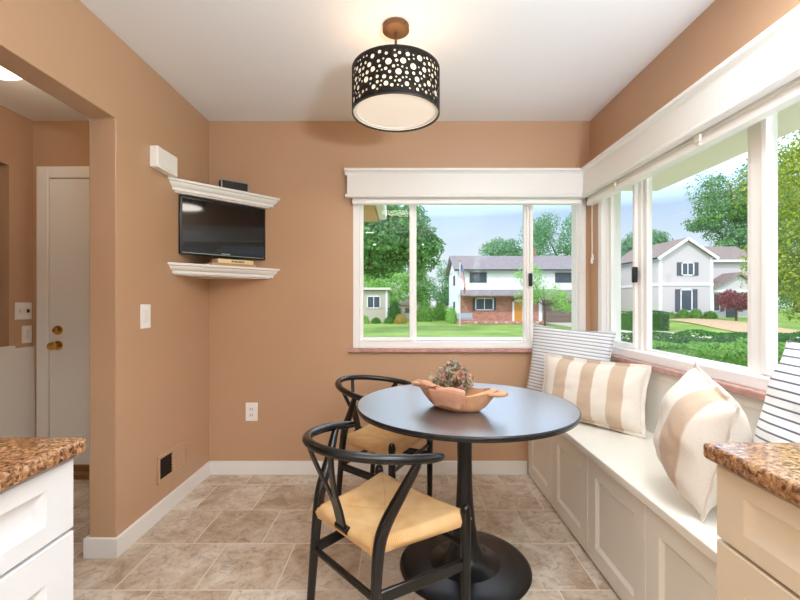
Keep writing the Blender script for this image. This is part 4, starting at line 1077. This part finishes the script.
shrub('bright leafy clipped hedge just outside the right window', 9.2, 7.4, 5.0, .6, 1.27, LV['hedge'], .085, 15000, 61, 'hedge', 'hedge', None, True)
shrub('darker clipped hedge behind the bright hedge outside the right window', 12.6, 10.2, 7.0, .6, 1.24, LV['dark'], .10, 13000, 62, 'hedge', 'hedge', None, True)

# parked car at the far right
CX, CY = 29.8, 28.2
cg = G(CX,CY); t = thing('car', 'pale blue parked car at the right edge of the view', 'car', (CX,CY,cg))
b = MB(); b.prism([(-2.1,.35),(2.15,.35),(2.2,.75),(1.3,.92),(.75,1.38),(-.75,1.42),(-1.5,.98),(-2.1,.9)], 'y', -.85, .85); b.v = [(x+CX,y+CY,z+cg) for x,y,z in b.v]; b.build('body', M['carbody'], t, bevel=.08, seg=3)
b = MB(); b.prism([(-1.25,.97),(1.12,.95),(.68,1.32),(-.7,1.35)], 'y', -.865, .865); b.v = [(x+CX,y+CY,z+cg) for x,y,z in b.v]; b.build('side_window', M['pane'], t)
for sx in (-1.35,1.35):
    for sy in (-.85,.85):
        b = MB().lathe([(0,-.1),(.26,-.1),(.33,-.07),(.33,.07),(.26,.1),(0,.1)], (CX+sx,CY+sy,cg+.33), 24, axis='y'); b.build('wheel', M['tyre'], t, smooth=40)

# ------------------------------------------------------------------ light
w = bpy.data.worlds.new('World'); bpy.context.scene.world = w; w.use_nodes = True
nt = w.node_tree; bg = nt.nodes['Background']
tc = nt.nodes.new('ShaderNodeTexCoord'); sp = nt.nodes.new('ShaderNodeSeparateXYZ'); nt.links.new(tc.outputs['Generated'], sp.inputs[0])
sky = ramp(nt, sp.outputs[2], [(0, lin(238,247,254)), (.1, lin(228,243,255)), (.22, lin(186,217,252)), (.5, lin(225,236,252))])
nt.links.new(sky, bg.inputs[0])
# sky strength raised above the visible part to light the room more
so = ramp(nt, sp.outputs[2], [(p_, (v_,v_,v_,1)) for p_, v_ in ((.195,.245),(.27,.75),(.6,.75),(.75,.25),(.95,.15))])
mm = nt.nodes.new('ShaderNodeMath'); mm.operation = 'MULTIPLY'; nt.links.new(so, mm.inputs[0]); mm.inputs[1].default_value = 4.0
nt.links.new(mm.outputs[0], bg.inputs[1])

def light(name, kind, loc, energy, col, rot=(0,0,0), **k):
    l = bpy.data.lights.new(name, kind); l.energy = energy; l.color = col
    for a, b in k.items(): setattr(l, a, b)
    o = bpy.data.objects.new(name, l); o.location = loc; o.rotation_euler = rot; C.objects.link(o); return o
d = Vector((.45,.62,-.75)).normalized()
s = light('sun', 'SUN', (0,0,20), 1.9, (1,.96,.9), angle=R(1)); s.rotation_euler = d.to_track_quat('-Z','Y').to_euler()
# unseen ceiling panel added as fill light; then three recessed lights further back
x, y = .80, .92
t = thing('added_fill_panel', 'added unseen fill-light panel on the ceiling over the right kitchen counter above the viewpoint', 'light', (x,y,ZC))
MB().box(x-.25,x+.25,y-.41,y+.41,ZC-.05,ZC).build('housing', M['plate'], t, bevel=.004)
MB().box(x-.23,x+.23,y-.39,y+.39,ZC-.056,ZC-.05).build('diffuser', M['panel'], t)
light('added_fill_lamp', 'AREA', (x,y,ZC-.06), 14, (.84,.96,1.07), shape='RECTANGLE', size=.46, size_y=.78)
for x, y, lab in ((-.58,-1.6,'nearest of the recessed kitchen lights'),(-.6,-3.15,'recessed kitchen light at the far left'),(.44,-3.15,'recessed kitchen light at the far right')):
    t = thing('recessed_light', lab, 'light', (x,y,ZC), 0, 'recessed kitchen lights')
    MB().lathe([(.058,0),(.085,0),(.085,-.006),(.058,-.006),(.058,0)], (x,y,ZC), 32, cap=False).build('trim_ring', M['plate'], t, smooth=40)
    MB().lathe([(0,-.001),(.058,-.001),(.058,-.003),(0,-.003)], (x,y,ZC), 32).build('lens', M['panel'], t)
    light('downlight', 'AREA', (x,y,ZC-.01), 12, (1,.97,.92), shape='DISK', size=.11)
x, y = .95, -.8  # unseen fill light added to brighten the ceiling and left wall
t = thing('added_fill_uplight', 'added unseen fill light with opaque bowl shining up at the kitchen ceiling behind the viewpoint', 'lamp', (x,y,0))
MB().lathe([(0,0),(.14,0),(.14,.014),(.016,.03),(.014,1.10),(.03,1.115),(0,1.115)], (x,y,0), 32).build('stand', M['bronze'], t, smooth=40)
MB().lathe([(.02,1.11),(.18,1.14),(.26,1.2),(.262,1.2),(.182,1.137),(.02,1.106)], (x,y,0), 40, cap=False).build('bowl_shade', M['bronze'], t, smooth=60)
light('fill_uplight', 'AREA', (x,y,1.18), 192, (.77,.95,1.12), (R(180),0,0), shape='DISK', size=.44)
light('pendant_downlight', 'AREA', (px,py,2.04), 4.5, (1,.92,.82), shape='DISK', size=.34)
light('pendant_bulb', 'POINT', (px,py,2.14), .7, (1,.86,.68), shadow_soft_size=.05)
light('hall_bulb', 'POINT', (-2.03,2.1,ZC-.15), 6, (1,.84,.62), shadow_soft_size=.1)

# ------------------------------------------------------------------ camera
cd = bpy.data.cameras.new('Camera'); cam = bpy.data.objects.new('Camera', cd); C.objects.link(cam)
cam.location = (0,0,1.19); cam.rotation_euler = (R(90),0,0)
cd.sensor_width = 36; cd.lens = 420/800*36; cd.shift_x = -2.5/800; cd.shift_y = 2/800; cd.clip_start = .02; cd.clip_end = 500
sc = bpy.context.scene; sc.camera = cam
sc.view_settings.view_transform = 'Standard'; sc.view_settings.look = 'None'; sc.view_settings.exposure = 0.07; sc.view_settings.gamma = 1
sc.view_settings.use_curve_mapping = False
sc.cycles.max_bounces = 14; sc.cycles.diffuse_bounces = 6; sc.cycles.transparent_max_bounces = 16; sc.cycles.sample_clamp_indirect = 8
